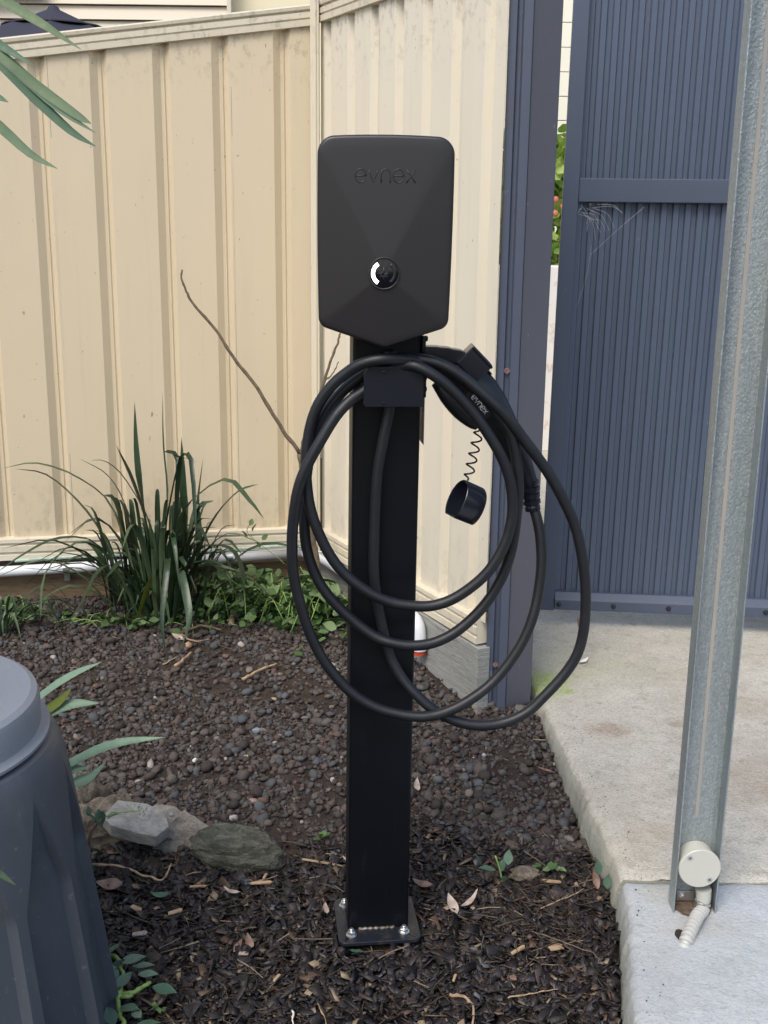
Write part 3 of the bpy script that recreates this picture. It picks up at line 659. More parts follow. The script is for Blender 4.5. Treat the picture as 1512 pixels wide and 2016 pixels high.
# ---------------------------------------------------------------- charging post
YAW = math.radians(6.8); RP = Matrix.Rotation(YAW, 3, 'Z')
PB = Vector((-.006, 2.112, 0))                             # centre of the foot
post = thing('charger_pedestal', 'black square steel pedestal bolted to a plate in the mulch', 'pedestal', PB, YAW)
W_, D_ = .1275, .078
mb = MB()
for sgn in (1,):
    c = .006; poly = []
    for (cx2, cy2, a0) in ((W_/2-c, -D_/2+c, -90), (W_/2-c, D_/2-c, 0), (-W_/2+c, D_/2-c, 90), (-W_/2+c, -D_/2+c, 180)):
        for k in range(5): t_ = math.radians(a0+k*22.5); poly.append((cx2+c*math.cos(t_), cy2+c*math.sin(t_)))
    lean = Matrix.Rotation(math.radians(.22), 3, 'Y')
mb.prism(poly, 1.42, lean, (0, 0, .024)); mb.build('column', M_black, post, angle=30)
# base plate with four slots
bw, bd_ = .172, .160; mb = MB(); c = .016; poly = []
for (cx2, cy2, a0) in ((bw/2-c, -bd_/2+c, -90), (bw/2-c, bd_/2-c, 0), (-bw/2+c, bd_/2-c, 90), (-bw/2+c, -bd_/2+c, 180)):
    for k in range(6): t_ = math.radians(a0+k*18); poly.append((cx2+c*math.cos(t_), cy2-.004+c*math.sin(t_)))
mb.prism(poly, .008, None, (0, 0, .016)); bp_ = mb.build('base_plate', M_plate, post, bevel=.001)
for sx in (-1, 1):
    for sy in (-1, 1):
        a_ = math.atan2(sy, sx); Rr = Matrix.Rotation(a_, 3, 'Z'); c_ = Vector((sx*.066, sy*.060-.004, .0242)); poly = []
        for k in range(14):
            t_ = 2*math.pi*k/14; px_ = .0052*math.cos(t_) + (.008 if math.cos(t_) > 0 else -.008); poly.append((px_, .0052*math.sin(t_)))
        mb = MB(); mb.prism(poly, .0004, Rr, c_); mb.build('slot', M_gloss, bp_)
for (bx, by) in ((-.058, -.058), (.052, -.057), (.063, .044), (-.064, .048)):
    mb = MB(); mb.lathe([(.0115, 0), (.0115, .0018), (.007, .002)], 20, Matrix.Translation((bx, by, .0245)), True)
    mb.lathe([(.0088, .002), (.0092, .003), (.0092, .0085), (.0078, .0102)], 6, Matrix.Translation((bx, by, .0245)) @ Matrix.Rotation(bx*30, 4, 'Z'), True)
    mb.lathe([(.0048, .010), (.0048, .0145), (.004, .0155)], 12, Matrix.Translation((bx, by, .0245)), True)
    mb.build('bolt', M_zinc, post, angle=30)
mb = MB(); wp = [(-.042+.0035*i, -D_/2-.002+.0008*math.sin(i*2.1), .0255) for i in range(23)]
mb.tube(wp, [.0036+.0011*math.sin(i*1.9) for i in range(23)], 8); mb.build('weld_bead', M_weld, post, smooth=True)

# local -> world on the pedestal
def pw(x_, y_, z_): return PB + RP @ Vector((x_, y_, z_))
yf = -D_/2
zb1, zb2 = aty(760, 802, 2.0).z, aty(760, 722, 2.0).z     # hanger plate
mb = MB(); wpl = .108; zpl = (zb1+zb2)/2; hpl = zb2-zb1
c = .012; poly = [(-wpl/2+c*.8, hpl/2), (wpl/2, hpl/2), (wpl/2, -hpl/2), (-wpl/2+.004, -hpl/2), (-wpl/2, -hpl/2+.006), (-wpl/2, hpl/2-c)]
RX = Matrix(((1, 0, 0), (0, 0, -1), (0, 1, 0)))
mb.prism(poly, .004, RX, (.0, yf-.066, zpl)); hang = mb.build('hanger_plate', M_mould, post, bevel=.001); hang.location.x = .008
mb = MB(); mb.box((.008, yf-.033, zb1+.02), (.09, .066, .004)); mb.box((.008, yf-.002, zpl), (.104, .004, hpl*.9)); mb.build('hanger_tray', M_plate, post, bevel=.001)
for z_ in (.86, .10):
    mb = MB(); mb.lathe([(.0026, 0), (.0026, .0012), (.0015, .0016)], 10, axisM((-.010, yf-.0702, zb1+hpl*z_), (0, -1, 0)), True); mb.build('screw', M_gloss, post)
# right-hand bracket, bolts and small label plate
def side(z0, z1, y0=-.045, y1=.02, t_=.007): mb = MB(); mb.box((W_/2+t_/2+.004, (y0+y1)/2, (z0+z1)/2), (t_, y1-y0, z1-z0)); return mb
side(aty(840, 722, 2.07).z, aty(840, 662, 2.07).z).build('holster_mount', M_mould, post, bevel=.002)
side(aty(840, 785, 2.07).z, aty(840, 735, 2.07).z, -.04, 0, .010).build('side_bracket', M_mould, post, bevel=.002)
for px, py in ((851, 668), (848, 693), (849, 712), (848, 745), (847, 768)):
    zz = aty(px, py, 2.08).z; mb = MB(); mb.lathe([(.0055, 0), (.0055, .004), (.004, .0055)], 10, axisM((W_/2+.011, -.028, zz), (1, 0, 0)), True); mb.build('bolt', M_mould, post, angle=30)
mb = MB(); z0, z1 = aty(833, 878, 2.08).z, aty(833, 757, 2.08).z; mb.box((W_/2+.0125, -.004, (z0+z1)/2), (.0012, .05, z1-z0)); mb.build('label_plate', M_lid, post)

# ---------------------------------------------------------------- charger
ch_ = thing('wall_charger', 'dark grey car charger with pointed lower edge on the pedestal', 'ev charger', (0, 0, 0))
YF = 1.972
def cw(px, py): p = aty(px, py, YF); return Vector((p.x, p.z))
cyaw = Matrix.Rotation(math.radians(1.6), 3, 'Z')
xl, xr = cw(625, 450).x, cw(892, 450).x; xr_b = xr
zt = cw(757, 267).y; zs = cw(640, 642).y; ztip = cw(757, 684).y; xc = (xl+xr)/2
apex = Vector((xc-.0015, cw(752, 538).y))
outl = []
def arc(c, r, a0, a1, n):
    return [Vector((c[0]+r*math.cos(math.radians(a0+(a1-a0)*k/n)), c[1]+r*math.sin(math.radians(a0+(a1-a0)*k/n)))) for k in range(n+1)]
R_t, R_s = .030, .020
xi = .0035                                                # slight draft towards the lower end
key = []
key += arc((xr-R_t, zt-R_t), R_t, 88, 0, 12)
key += arc((xr-xi-R_s, zs+R_s*.75), R_s, -2, -74, 8)
key += arc((xc, ztip+.022), .022, -76, -104, 6)
key += arc((xl+.001+R_s, zs+R_s*.75), R_s, -106, -178, 8)
key += arc((xl+R_t, zt-R_t), R_t, 180, 92, 12)
for i in range(len(key)):
    a_, b_ = key[i], key[(i+1) % len(key)]; L_ = (b_-a_).length; n_ = max(1, int(L_/.009))
    # gentle outward bow along the long edges
    for k in range(n_):
        p = a_.lerp(b_, k/n_)
        if L_ > .1:
            t_ = k/n_; nrm = Vector((b_.y-a_.y, -(b_.x-a_.x))).normalized()*-1; p = p + nrm*(.0022*4*t_*(1-t_))*(1 if abs(b_.x-a_.x) > abs(b_.y-a_.y) else .5)
        outl.append(p)
NO = len(outl); HC = .009
def cover_h(p):                                           # height of the front above the rim plane
    d_ = p-apex; best = 1e9
    for i in range(NO):
        a_, b_ = outl[i], outl[(i+1) % NO]; e_ = b_-a_; den = d_.x*e_.y-d_.y*e_.x
        if abs(den) < 1e-12: continue
        s_ = ((a_.x-apex.x)*e_.y-(a_.y-apex.y)*e_.x)/den; u_ = ((a_.x-apex.x)*d_.y-(a_.y-apex.y)*d_.x)/den
        if s_ > 0 and -1e-6 <= u_ <= 1+1e-6: best = min(best, s_)
    return HC*(1-1/best)
mb = MB(); rings = []
def ringat(scale_in, y_):
    out = []
    for i in range(NO):
        a_, b_ = outl[i-1], outl[(i+1) % NO]; t_ = (b_-a_).normalized(); nin = Vector((t_.y, -t_.x))
        # inward normal: outline runs clockwise seen from the camera
        p = outl[i] + nin*scale_in; out.append((p.x, y_, p.y))
    return out
dep = .085; bw2 = .006
rings.append(ringat(.012, YF+dep)); rings.append(ringat(.004, YF+dep-.004)); rings.append(ringat(.0, YF+dep-.03)); rings.append(ringat(0, YF+bw2))
for k in range(1, 5):
    a_ = math.pi/2*k/4; rings.append(ringat(bw2*(1-math.cos(a_)), YF+bw2*(1-math.sin(a_))))
inner = [Vector((p[0], p[2])) for p in rings[-1]]
for t_ in (.93, .8, .65, .5, .35, .22, .12, .05):
    rings.append([(apex.x+(p.x-apex.x)*t_, YF-HC*(1-t_), apex.y+(p.y-apex.y)*t_) for p in inner])
vs = [p for r in rings for p in r]; nr = len(rings)
mb.add(vs, [(i*NO+k, i*NO+(k+1) % NO, (i+1)*NO+(k+1) % NO, (i+1)*NO+k) for i in range(nr-1) for k in range(NO)])
mb.add([rings[-1][k] for k in range(NO)], [tuple(range(NO))]); mb.add(rings[0], [tuple(range(NO))[::-1]])
cover = mb.build('cover', M_charger, ch_, smooth=True)
bx_ = Vector((apex.x, YF-HC*.74, apex.y))
Mb = axisM(bx_, (0, -1, 0)); rb = .0255
mb = MB(); mb.lathe([(rb+.0022, -.004), (rb+.002, .0028), (rb+.0008, .0038), (rb-.0006, .0026), (rb-.0008, .0008)], 56, Mb); mb.build('button_ring', M_charger, ch_, smooth=True)
mb = MB(); mb.lathe([(rb-.0006, .0005), (rb-.003, .0014), (.0003, .0020)], 56, Mb); btn = mb.build('button', M_gloss, ch_, smooth=True)
def strokes(name, lines, c, ux, uz, out, r, mat, parent, flat=1.0, n=6):
    mb = MB()
    for L in lines:
        pts = [Vector(c) + ux*q[0] + uz*q[1] + out*(q[2] if len(q) > 2 else 0) for q in L]
        mb.tube(pts, r, n, True, flat, up=out.cross(pts[1]-pts[0]).normalized())
    return mb.build(name, mat, parent, smooth=True)
X_, Z_, O_ = Vector((1, 0, 0)), Vector((0, 0, 1)), Vector((0, -1, 0))
ra = .0185
arcL = [(ra*math.cos(math.radians(a_)), ra*math.sin(math.radians(a_))) for a_ in np.linspace(122, 238, 16)]
arcR = [(ra*math.cos(math.radians(a_)), ra*math.sin(math.radians(a_))) for a_ in np.linspace(-55, 55, 14)]
lamp = strokes('status_light', [arcL], bx_+O_*.0019, X_, Z_, O_, .0031, M_lamp, ch_, .28, 8)
strokes('unlit_light', [arcR], bx_+O_*.0018, X_, Z_, O_, .0026, M_emboss, ch_, .25, 8)
s_ = .011
strokes('button_symbol', [[(0, s_), (0, s_*.35), (-s_*.35, 0), (-s_, 0)], [(0, -s_), (0, -s_*.35), (s_*.35, 0), (s_, 0)]], bx_+O_*.0019, X_, Z_, O_, .0012, M_charger, ch_, .5)
def word(h):
    """thin rounded lower-case letters e v n e x, x-height h; returns stroke lists and the total width"""
    def e_(x0):
        r = h*.52; c = (x0+r, h*.5)
        return [[(c[0]+r*math.cos(math.radians(a_)), c[1]+h*.5*math.sin(math.radians(a_))) for a_ in np.linspace(0, 318, 20)], [(x0+.02*h, h*.5), (x0+2*r, h*.5)]]
    L = []; x0 = 0
    L += e_(x0); x0 += 1.04*h+.20*h
    L += [[(x0, h), (x0+.46*h, 0), (x0+.92*h, h)]]; x0 += .92*h+.28*h
    L += [[(x0, 0), (x0, h)], [(x0, h*.55)] + [(x0+.42*h-.42*h*math.cos(t_), h*.57+.43*h*math.sin(t_)) for t_ in np.linspace(0, math.pi, 10)] + [(x0+.84*h, 0)]]; x0 += .84*h+.26*h
    L += e_(x0); x0 += 1.04*h+.20*h
    L += [[(x0, h), (x0+.85*h, 0)], [(x0, 0), (x0+.85*h, h)]]; x0 += .85*h
    return L, x0
la, lb = cw(699, 359), cw(818, 359); hx = .0218; L_, wd = word(hx); kx = (lb.x-la.x)/wd
lines = []
for q in L_:
    out_ = []
    for k in range(len(q)-1):
        for j in range(3):
            t_ = j/3; out_.append((q[k][0]*(1-t_)+q[k+1][0]*t_, q[k][1]*(1-t_)+q[k+1][1]*t_))
    out_.append(q[-1]); lines.append([(p[0]*kx, p[1]*1.0, cover_h(Vector((la.x+p[0]*kx, la.y+p[1])))) for p in out_])
strokes('lettering', lines, Vector((la.x, YF+.0002, la.y)), X_, Z_, O_, .0011, M_emboss, ch_, .75, 8)

# ---------------------------------------------------------------- charging cable
cab = thing('charging_cable', 'black charging cable coiled in loops over the pedestal hook', 'cable')
seq = [ # (px, py, Y)
 (769, 690, 2.045), (770, 730, 2.052), (767, 800, 2.055), (757, 853, 2.052), (744, 927, 2.052), (739, 1000, 2.052), (736, 1111, 2.052), (741, 1173, 2.053), (751, 1226, 2.053), (765, 1284, 2.052), (790, 1333, 2.045), (822, 1370, 2.035), (855, 1398, 2.030), (896, 1419, 2.03), (941, 1428, 2.03), (990, 1423, 2.035), (1036, 1403, 2.04), (1072, 1370, 2.045), (1113, 1325, 2.05), (1138, 1284, 2.05), (1150, 1234, 2.05), (1153, 1173, 2.05), (1150, 1124, 2.05), (1142, 1075, 2.05), (1130, 1030, 2.05), (1109, 984, 2.045), (1077, 927, 2.04), (1031, 865, 2.03), (990, 812, 2.02), (941, 767, 2.02), (896, 732, 2.02), (855, 713, 2.022), (806, 706, 2.024),
 (757, 712, 2.026), (714, 738, 2.03), (672, 773, 2.034), (638, 818, 2.036), (618, 865, 2.036), (604, 930, 2.034), (599, 1009, 2.032), (603, 1075, 2.032), (621, 1132, 2.034), (650, 1177, 2.034), (691, 1218, 2.034), (736, 1252, 2.030), (773, 1266, 2.026), (814, 1271, 2.026), (855, 1265, 2.03), (896, 1245, 2.035), (937, 1210, 2.04), (970, 1169, 2.042), (995, 1120, 2.042), (1009, 1070, 2.042), (1017, 1010, 2.042), (1021, 960, 2.040), (1017, 906, 2.038), (1005, 853, 2.034), (980, 814, 2.03), (957, 783, 2.036), (915, 750, 2.042), (868, 724, 2.036), (806, 709, 2.014),
 (757, 707, 1.994), (713, 716, 1.998), (680, 736, 2.006), (652, 761, 2.010), (626, 798, 2.014), (610, 845, 2.016), (603, 902, 2.016), (604, 955, 2.014), (612, 1005, 2.012), (630, 1055, 2.012), (654, 1100, 2.012), (683, 1134, 2.012), (724, 1165, 2.012), (765, 1184, 2.014), (806, 1192, 2.016), (847, 1193, 2.018), (888, 1181, 2.02), (929, 1155, 2.02), (962, 1124, 2.02), (986, 1087, 2.02), (1001, 1050, 2.02), (1009, 1005, 2.02), (1005, 950, 2.018), (990, 905, 2.016), (970, 868, 2.014), (941, 825, 2.012), (904, 782, 2.008), (863, 745, 2.003), (822, 722, 2.004), (795, 720, 2.014), (765, 730, 2.026), (738, 750, 2.026), (714, 771, 2.022)]
seq_top = [(757, 718, 2.012), (735, 745, 2.016)]
seq2 = [(690, 788, 2.014), (662, 818, 2.004), (632, 866, 1.996), (603, 920, 1.992), (586, 968, 1.992), (577, 1030, 1.996), (575, 1080, 2.0), (578, 1132, 2.004), (589, 1181, 2.006), (605, 1234, 2.008), (630, 1288, 2.010), (662, 1333, 2.010), (695, 1366, 2.010), (736, 1391, 2.010), (781, 1405, 2.010), (826, 1411, 2.010), (863, 1406, 2.014), (900, 1392, 2.02), (937, 1370, 2.03), (970, 1343, 2.04), (1003, 1304, 2.048), (1031, 1259, 2.054), (1049, 1214, 2.06), (1060, 1165, 2.068), (1066, 1111, 2.074), (1064, 1060, 2.08), (1058, 1025, 2.085), (1051, 1000, 2.09), (1048, 985, 2.092)]
pts = [aty(*q) for q in seq]
s3 = [(760, 712, 1.994), (748, 722, 2.004), (757, 735, 2.02)]
pts += [aty(*q) for q in seq2]
mb = MB(); mb.tube(catmull(pts, 5), .0103, 16); mb.build('coil', M_cable, cab, smooth=True)
# plug in its holster
hol = thing('plug_holster', 'black angled holster on the right side of the pedestal', 'holster')
Yh = 2.088
def lo(px, py, Y=Yh): return aty(px, py, Y)
a_ = lo(846, 698); b_ = lo(922, 706)
mb = MB(); mb.tube(catmull([lo(834, 700), lo(866, 701), lo(895, 704), lo(926, 710)], 4), [.026]*4+[.025]*3+[.023]*3+[.021]*3, 4, True, 1.0, up=(Vector((0, -1, 1))).normalized()); mb.build('arm', M_mould, hol, bevel=.002)
RH = Matrix.Rotation(math.radians(45), 3, 'Y')              # long side runs down to the right
hc = lo(932, 714); mb = MB(); mb.box(hc, (.052, .064, .044), RH); head = mb.build('head', M_mould, hol, bevel=.0025)
mb = MB(); mb.box(lo(947, 701), (.052, .066, .0045), RH); mb.build('rim', M_gloss, hol, bevel=.001)
mb = MB(); mb.box(lo(961, 730), (.018, .010, .0035), RH); mb.build('latch', M_mould, hol, bevel=.001)
pl = thing('charging_plug', 'black moulded plug parked in the holster with small white lettering', 'plug')
ctr = [(894, 716, .032), (906, 731, .037), (925, 752, .0385), (946, 778, .0388), (966, 806, .0365), (988, 840, .031), (1008, 872, .0258), (1024, 905, .0205), (1036, 934, .0172), (1041, 950, .0165)]
P2 = catmull([lo(*q[:2], Yh+.004) for q in ctr], 4); rr = list(np.interp(np.linspace(0, 9, len(P2)), range(10), [q[2] for q in ctr]))
mb = MB(); mb.tube(P2, rr, 24, True, list(np.linspace(.62, .95, len(P2))), up=Vector((1, 0, 1)).normalized()); mb.build('handle', M_handle, pl, angle=60)
mb = MB(); mb.tube(catmull([lo(858, 752), lo(890, 790), lo(918, 822), lo(940, 842)], 3), [.010, .013, .016, .017, .017, .016, .014, .012, .010, .006][:10], 12, True, .9); mb.build('grip_edge', M_handle, pl, smooth=True)
# strain relief: stacked fins
sp0, sp1 = lo(1041, 946, Yh+.004), lo(1049, 1004, Yh+.004); N = 36; pa = [sp0.lerp(sp1, i/N) for i in range(N+1)]
rf = []
for i in range(N+1):
    t_ = i/N; base = .0178-.0022*t_ if t_ < .86 else .0150; rf.append(base + (.0011 if (i % 8) < 5 else -.0022) * (1 if t_ < .86 else 0))
mb = MB(); mb.tube(pa, rf, 20); mb.build('strain_relief', M_mould, pl, angle=40)
L_, wd = word(.0086); tx = (Vector((1, 0, 0))*math.cos(math.radians(50)) - Vector((0, 0, 1))*math.sin(math.radians(50))); tz = Vector((0, 0, 1))*math.cos(math.radians(50)) + Vector((1, 0, 0))*math.sin(math.radians(50))
kk = .041/wd
mb = MB(); pc0 = lo(944, 796, Yh+.004-.0262); Rl = Matrix((tx, tz, O_)).transposed(); mb.box(pc0, (.060, .020, .004), Rl); pad = mb.build('name_pad', M_handle, pl, bevel=.0015)
strokes('lettering', [[(p[0]*kk, p[1]) for p in q] for q in L_], pc0 - tx*.0205 - tz*.0043 + O_*.0021, tx, tz, O_, .00085, M_white_print, pl, .5, 6)
# dust cap on its spiral cord
cap = thing('dust_cap', 'black oval dust cap hanging open on a coiled cord', 'cap')
c0, c1 = lo(944, 842, 2.075), lo(920, 946, 2.075); ad = (c1-c0); al = ad.length; ad.normalize(); ux = Vector((1, 0, 0)); ux = (ux-ad*ux.dot(ad)).normalized(); uy = ad.cross(ux)
hp = []; T = 5.0; NN = 110
for i in range(NN+1):
    t_ = i/NN; en = min(1, t_*9, (1-t_)*9); a_ = 2*math.pi*T*t_; hp.append(c0 + ad*al*t_ + (ux*math.cos(a_) + uy*math.sin(a_))*.0088*en)
mb = MB(); mb.tube(hp, .0018, 7); mb.build('cord', M_mould, cap, smooth=True)
oc = lo(899, 984, 2.06); axd = Vector((-.84, -.34, .42)).normalized()
Mo = axisM(oc, axd)
def dshape(r, n=40):
    o_ = []
    for k in range(n):
        a_ = 2*math.pi*k/n; x_, y_ = r*.80*math.cos(a_), r*math.sin(a_); y_ = max(y_, -r*.80); o_.append((x_, y_))
    return o_
mb = MB(); rings = []
for r, z in ((.0372, -.046), (.0400, -.042), (.0405, -.03), (.0408, 0), (.0398, .001), (.0378, 0), (.0374, -.03), (.034, -.036)):
    rings.append([Mo @ Vector((x_, y_, z)) for x_, y_ in dshape(r)])
n_ = 40; vs = [p for q in rings for p in q]
mb.add(vs, [(i*n_+k, i*n_+(k+1) % n_, (i+1)*n_+(k+1) % n_, (i+1)*n_+k) for i in range(len(rings)-1) for k in range(n_)] + [tuple(range(n_))[::-1], tuple((len(rings)-1)*n_+k for k in range(n_))])
mb.build('cup', M_mould, cap, angle=35)

# ---------------------------------------------------------------- compost bin
bc = Vector((-.826, 1.712, 0)); ground_b = 0
bin_ = thing('compost_bin', 'dark blue grey plastic compost bin with a round lid', 'compost bin', bc)
NF = 14; mb = MB(); rings = []
def facet(hw, e):                                              # vertex spots across one facet, rib centre to rib centre
    g_ = [-.5, -.5+(.5-hw)*.5, -hw, -hw+e*.5, -hw+e] + [(-1+2*i/6)*(hw-e) for i in range(1, 6)] + [hw-e, hw-e*.5, hw, .5-(.5-hw)*.5]
    return g_
PFn = len(facet(.4, .05)); NB = NF*PFn
for z in [0, .08, .2, .32, .38] + [.40+.0125*i for i in range(17)] + [.612, .622, .630, .636]:
    R_ = float(np.interp(z, [0, .45, .58, .615, .63, .636], [.364, .308, .290, .281, .272, .260])); ring = []
    tri = max(.02, min(1, (.585-z)/.17))                       # the panels run up into pointed tops
    hw = .43*tri; e = min(.055, hw*.45); dd = .017*min(1, tri*1.5) if z < .585 else 0
    for fi in range(NF):
        for u in facet(hw, e):
            a_ = 2*math.pi*(fi+u)/NF + .12; r_k = R_
            if abs(u) < hw-1e-6 and z < .585:
                e_ = min(1, (hw-abs(u))/e); th = 2*math.pi*u/NF; th0 = 2*math.pi*hw/NF
                r_k = R_*(1-e_) + (R_*math.cos(th0)/math.cos(th) - dd)*e_
            ring.append((r_k*math.cos(a_), r_k*math.sin(a_), z-.02))
    rings.append(ring)
mb.add([p for r in rings for p in r], [(i*NB+k, i*NB+(k+1) % NB, (i+1)*NB+(k+1) % NB, (i+1)*NB+k) for i in range(len(rings)-1) for k in range(NB)] + [tuple((len(rings)-1)*NB+k for k in range(NB))])
mb.build('body', M_bin, bin_, angle=22)
mb = MB(); zl = .618
mb.lathe([(.262, zl), (.266, zl+.003), (.266, zl+.008), (.256, zl+.010), (.252, zl+.014), (.252, zl+.058), (.248, zl+.068), (.238, zl+.073), (.236, zl+.0725), (.10, zl+.078), (.001, zl+.079)], 96); mb.build('lid', M_lid, bin_, angle=35)

# ---------------------------------------------------------------- plants
def blade(P, w, fold=.25, n=14, tipw=.0, basew=.55, side=None, twist=0, peak=.4):
    """strap leaf along a curve: two strips folded at the midrib, given a little thickness"""
    pts = catmull(P, max(2, n//(len(P)-1))); m_ = len(pts); vs = []
    for i, p in enumerate(pts):
        t = (pts[min(i+1, m_-1)]-pts[max(i-1, 0)]).normalized(); u = i/(m_-1)
        sd_ = side if side else t.cross(Vector((0, 0, 1)))
        sd_ = (sd_ - t*sd_.dot(t)).normalized(); nn_ = sd_.cross(t)
        if twist: sd_ = Matrix.Rotation(twist*u, 3, t) @ sd_; nn_ = sd_.cross(t)
        ww = w/2*((basew+(1-basew)*min(1, u/peak)) if u < peak else max(tipw, (1-((u-peak)/(1-peak))**2.2)))
        vs += [p - sd_*ww + nn_*ww*fold, p, p + sd_*ww + nn_*ww*fold]
    fs = [(i*3+j, i*3+j+1, (i+1)*3+j+1, (i+1)*3+j) for i in range(m_-1) for j in range(2)]
    mb = MB(); mb.add(vs, fs); n3 = len(vs); mb.add([v_ + Vector((0, 0, -.0006)) for v_ in vs], [q[::-1] for q in fs]); return mb
# strappy clump by the back fence
gc = Vector((-.80, 3.80, gz(-.80, 3.80)))
cl = thing('strappy_grass_clump', 'dark green clump of long strappy leaves before the back fence', 'grass clump', gc)
def lf(P, w, mat=M_strap, parent=cl, **k): return blade([Vector(p)-parent.location for p in P], w, **k).build('leaf', mat, parent, smooth=True)
def cp_(px, py, Y): return aty(px, py, Y)
named = [
 [(280, 1190, 3.78), (225, 1010, 3.72), (160, 945, 3.66), (75, 913, 3.6), (5, 922, 3.55)],
 [(270, 1190, 3.80), (205, 1060, 3.76), (150, 985, 3.72), (90, 935, 3.7), (30, 923, 3.66)],
 [(290, 1200, 3.78), (290, 1060, 3.78), (275, 960, 3.78), (268, 880, 3.8), (265, 790, 3.82)],
 [(330, 1200, 3.8), (345, 1060, 3.78), (350, 960, 3.76), (358, 900, 3.72), (376, 905, 3.68), (384, 1010, 3.62), (385, 1060, 3.6)],
 [(370, 1190, 3.78), (395, 1080, 3.74), (430, 1010, 3.7), (470, 968, 3.66), (508, 953, 3.64)],
 [(340, 1190, 3.82), (362, 1080, 3.82), (361, 960, 3.82), (357, 860, 3.84)],
 [(390, 1170, 3.84), (392, 1080, 3.84), (390, 1000, 3.85), (400, 900, 3.86)],
 [(300, 1190, 3.8), (255, 1020, 3.76), (215, 940, 3.74), (155, 902, 3.70)],
 [(300, 1190, 3.8), (290, 1050, 3.8), (262, 950, 3.8), (228, 875, 3.82)],
 [(310, 1200, 3.8), (300, 1050, 3.76), (250, 950, 3.74), (210, 910, 3.74), (178, 906, 3.74)],
 [(300, 1190, 3.8), (330, 1020, 3.78), (350, 905, 3.78), (325, 890, 3.8), (390, 910, 3.76)],
 [(340, 1180, 3.8), (355, 1020, 3.7), (440, 945, 3.66), (490, 985, 3.62), (520, 1022, 3.6)],
 [(330, 1210, 3.7), (322, 1150, 3.62), (330, 1100, 3.56), (324, 1170, 3.48), (318, 1230, 3.44), (330, 1300, 3.40)],
 [(345, 1220, 3.7), (352, 1120, 3.62), (368, 1180, 3.52), (372, 1230, 3.48), (352, 1290, 3.44)],
 [(300, 1230, 3.7), (250, 1130, 3.6), (200, 1120, 3.52), (160, 1190, 3.46), (120, 1245, 3.42)],
 [(280, 1230, 3.7), (200, 1080, 3.6), (120, 1060, 3.5), (50, 1090, 3.45), (-10, 1130, 3.4)],
 [(280, 1230, 3.7), (215, 1100, 3.6), (150, 1070, 3.5), (90, 1130, 3.45), (80, 1220, 3.4)],
 [(350, 1210, 3.7), (400, 1090, 3.62), (450, 1080, 3.58), (475, 1120, 3.55), (480, 1170, 3.52)],
 [(340, 1210, 3.7), (390, 1110, 3.62), (440, 1130, 3.58), (470, 1180, 3.55)],
 [(330, 1220, 3.7), (350, 1130, 3.62), (420, 1105, 3.58), (465, 1150, 3.55)],
]
for i, q in enumerate(named):
    lf([cp_(*p) for p in q], random.uniform(.020, .032), fold=.3, twist=random.uniform(-.5, .5))
lf([cp_(318, 1190, 3.84), cp_(330, 1000, 3.86), cp_(322, 880, 3.88), cp_(320, 770, 3.9)], .007, M_strap, fold=.9)
lf([cp_(272, 1215, 3.6), cp_(290, 1160, 3.55), cp_(300, 1130, 3.5)], .02, M_olive)
for i in range(150):
    a_ = random.uniform(0, 2*math.pi); r0 = random.uniform(.0, .12); reach = random.uniform(.05, .46); hh = random.uniform(.12, .42)*(1 if reach > .12 else 1.15)
    b0 = gc + Vector((math.cos(a_)*r0*1.6, math.sin(a_)*r0, -.01)); dr = Vector((math.cos(a_+random.uniform(-.4, .4)), math.sin(a_+random.uniform(-.4, .4))*.8, 0))
    if dr.y > 0: reach *= .35
    drop = random.uniform(-.1, .55) if reach > .18 else 0
    P_ = [b0, b0+dr*reach*.25+Vector((0, 0, hh*.6)), b0+dr*reach*.6+Vector((0, 0, hh*.95)), b0+dr*reach+Vector((0, 0, hh*(1-drop)))]
    P_[-1].z = max(P_[-1].z, gc.z+.01)
    lf(P_, random.uniform(.011, .026), fold=.35, n=9, twist=random.uniform(-.8, .8))
# low strappy tuft to the far left
c2 = Vector((-1.30, 3.60, gz(-1.3, 3.6)))
cl2 = thing('strappy_grass_clump', 'low tuft of strappy leaves at the left edge by the sleeper', 'grass clump', c2)
for i in range(46):
    a_ = random.uniform(0, 2*math.pi); reach = random.uniform(.08, .34); hh = random.uniform(.05, .17)
    dr = Vector((math.cos(a_), math.sin(a_)*.6, 0)); b0 = c2 + dr*random.uniform(0, .05)
    lf([b0, b0+dr*reach*.3+Vector((0, 0, hh*.8)), b0+dr*reach*.7+Vector((0, 0, hh)), b0+dr*reach+Vector((0, 0, hh*.3))], random.uniform(.008, .014), M_strap, cl2, fold=.4, n=9)
# round-leaved ground cover
def roundleaf(L=1, W=.78, cup=.12, n=7):
    vs = []; m_ = n
    for i in range(m_+1):
        u = i/m_; ww = W/2*math.sin(math.pi*min(.985, max(.03, u))**.85); 
        for s in (-1, 0, 1): vs.append((ww*s, u*L, cup*(abs(s)*.5) - .22*(u-.35)**2))
    fs = [(i*3+j, i*3+j+1, (i+1)*3+j+1, (i+1)*3+j) for i in range(m_) for j in range(2)]
    mb = MB(); mb.add(vs, fs); mb.add([(a, b, c-.012) for a, b, c in vs], [q[::-1] for q in fs]); return mb
RL = roundleaf()
leaf_meshes = []
for k, (w_, cu) in enumerate(((.8, .14), (.68, .22), (.9, .05))):
    me = roundleaf(1, w_, cu).mesh('leaf'); me.materials.append(M_cover); me.polygons.foreach_set('use_smooth', [True]*len(me.polygons)); leaf_meshes.append(me)
def leafobj(me, loc, size, rot, parent):
    o = bpy.data.objects.new('leaf', me); COL.objects.link(o); o.parent = parent
    o.location = Vector(loc)-parent.location; o.scale = (size,)*3; o.rotation_euler = rot; return o
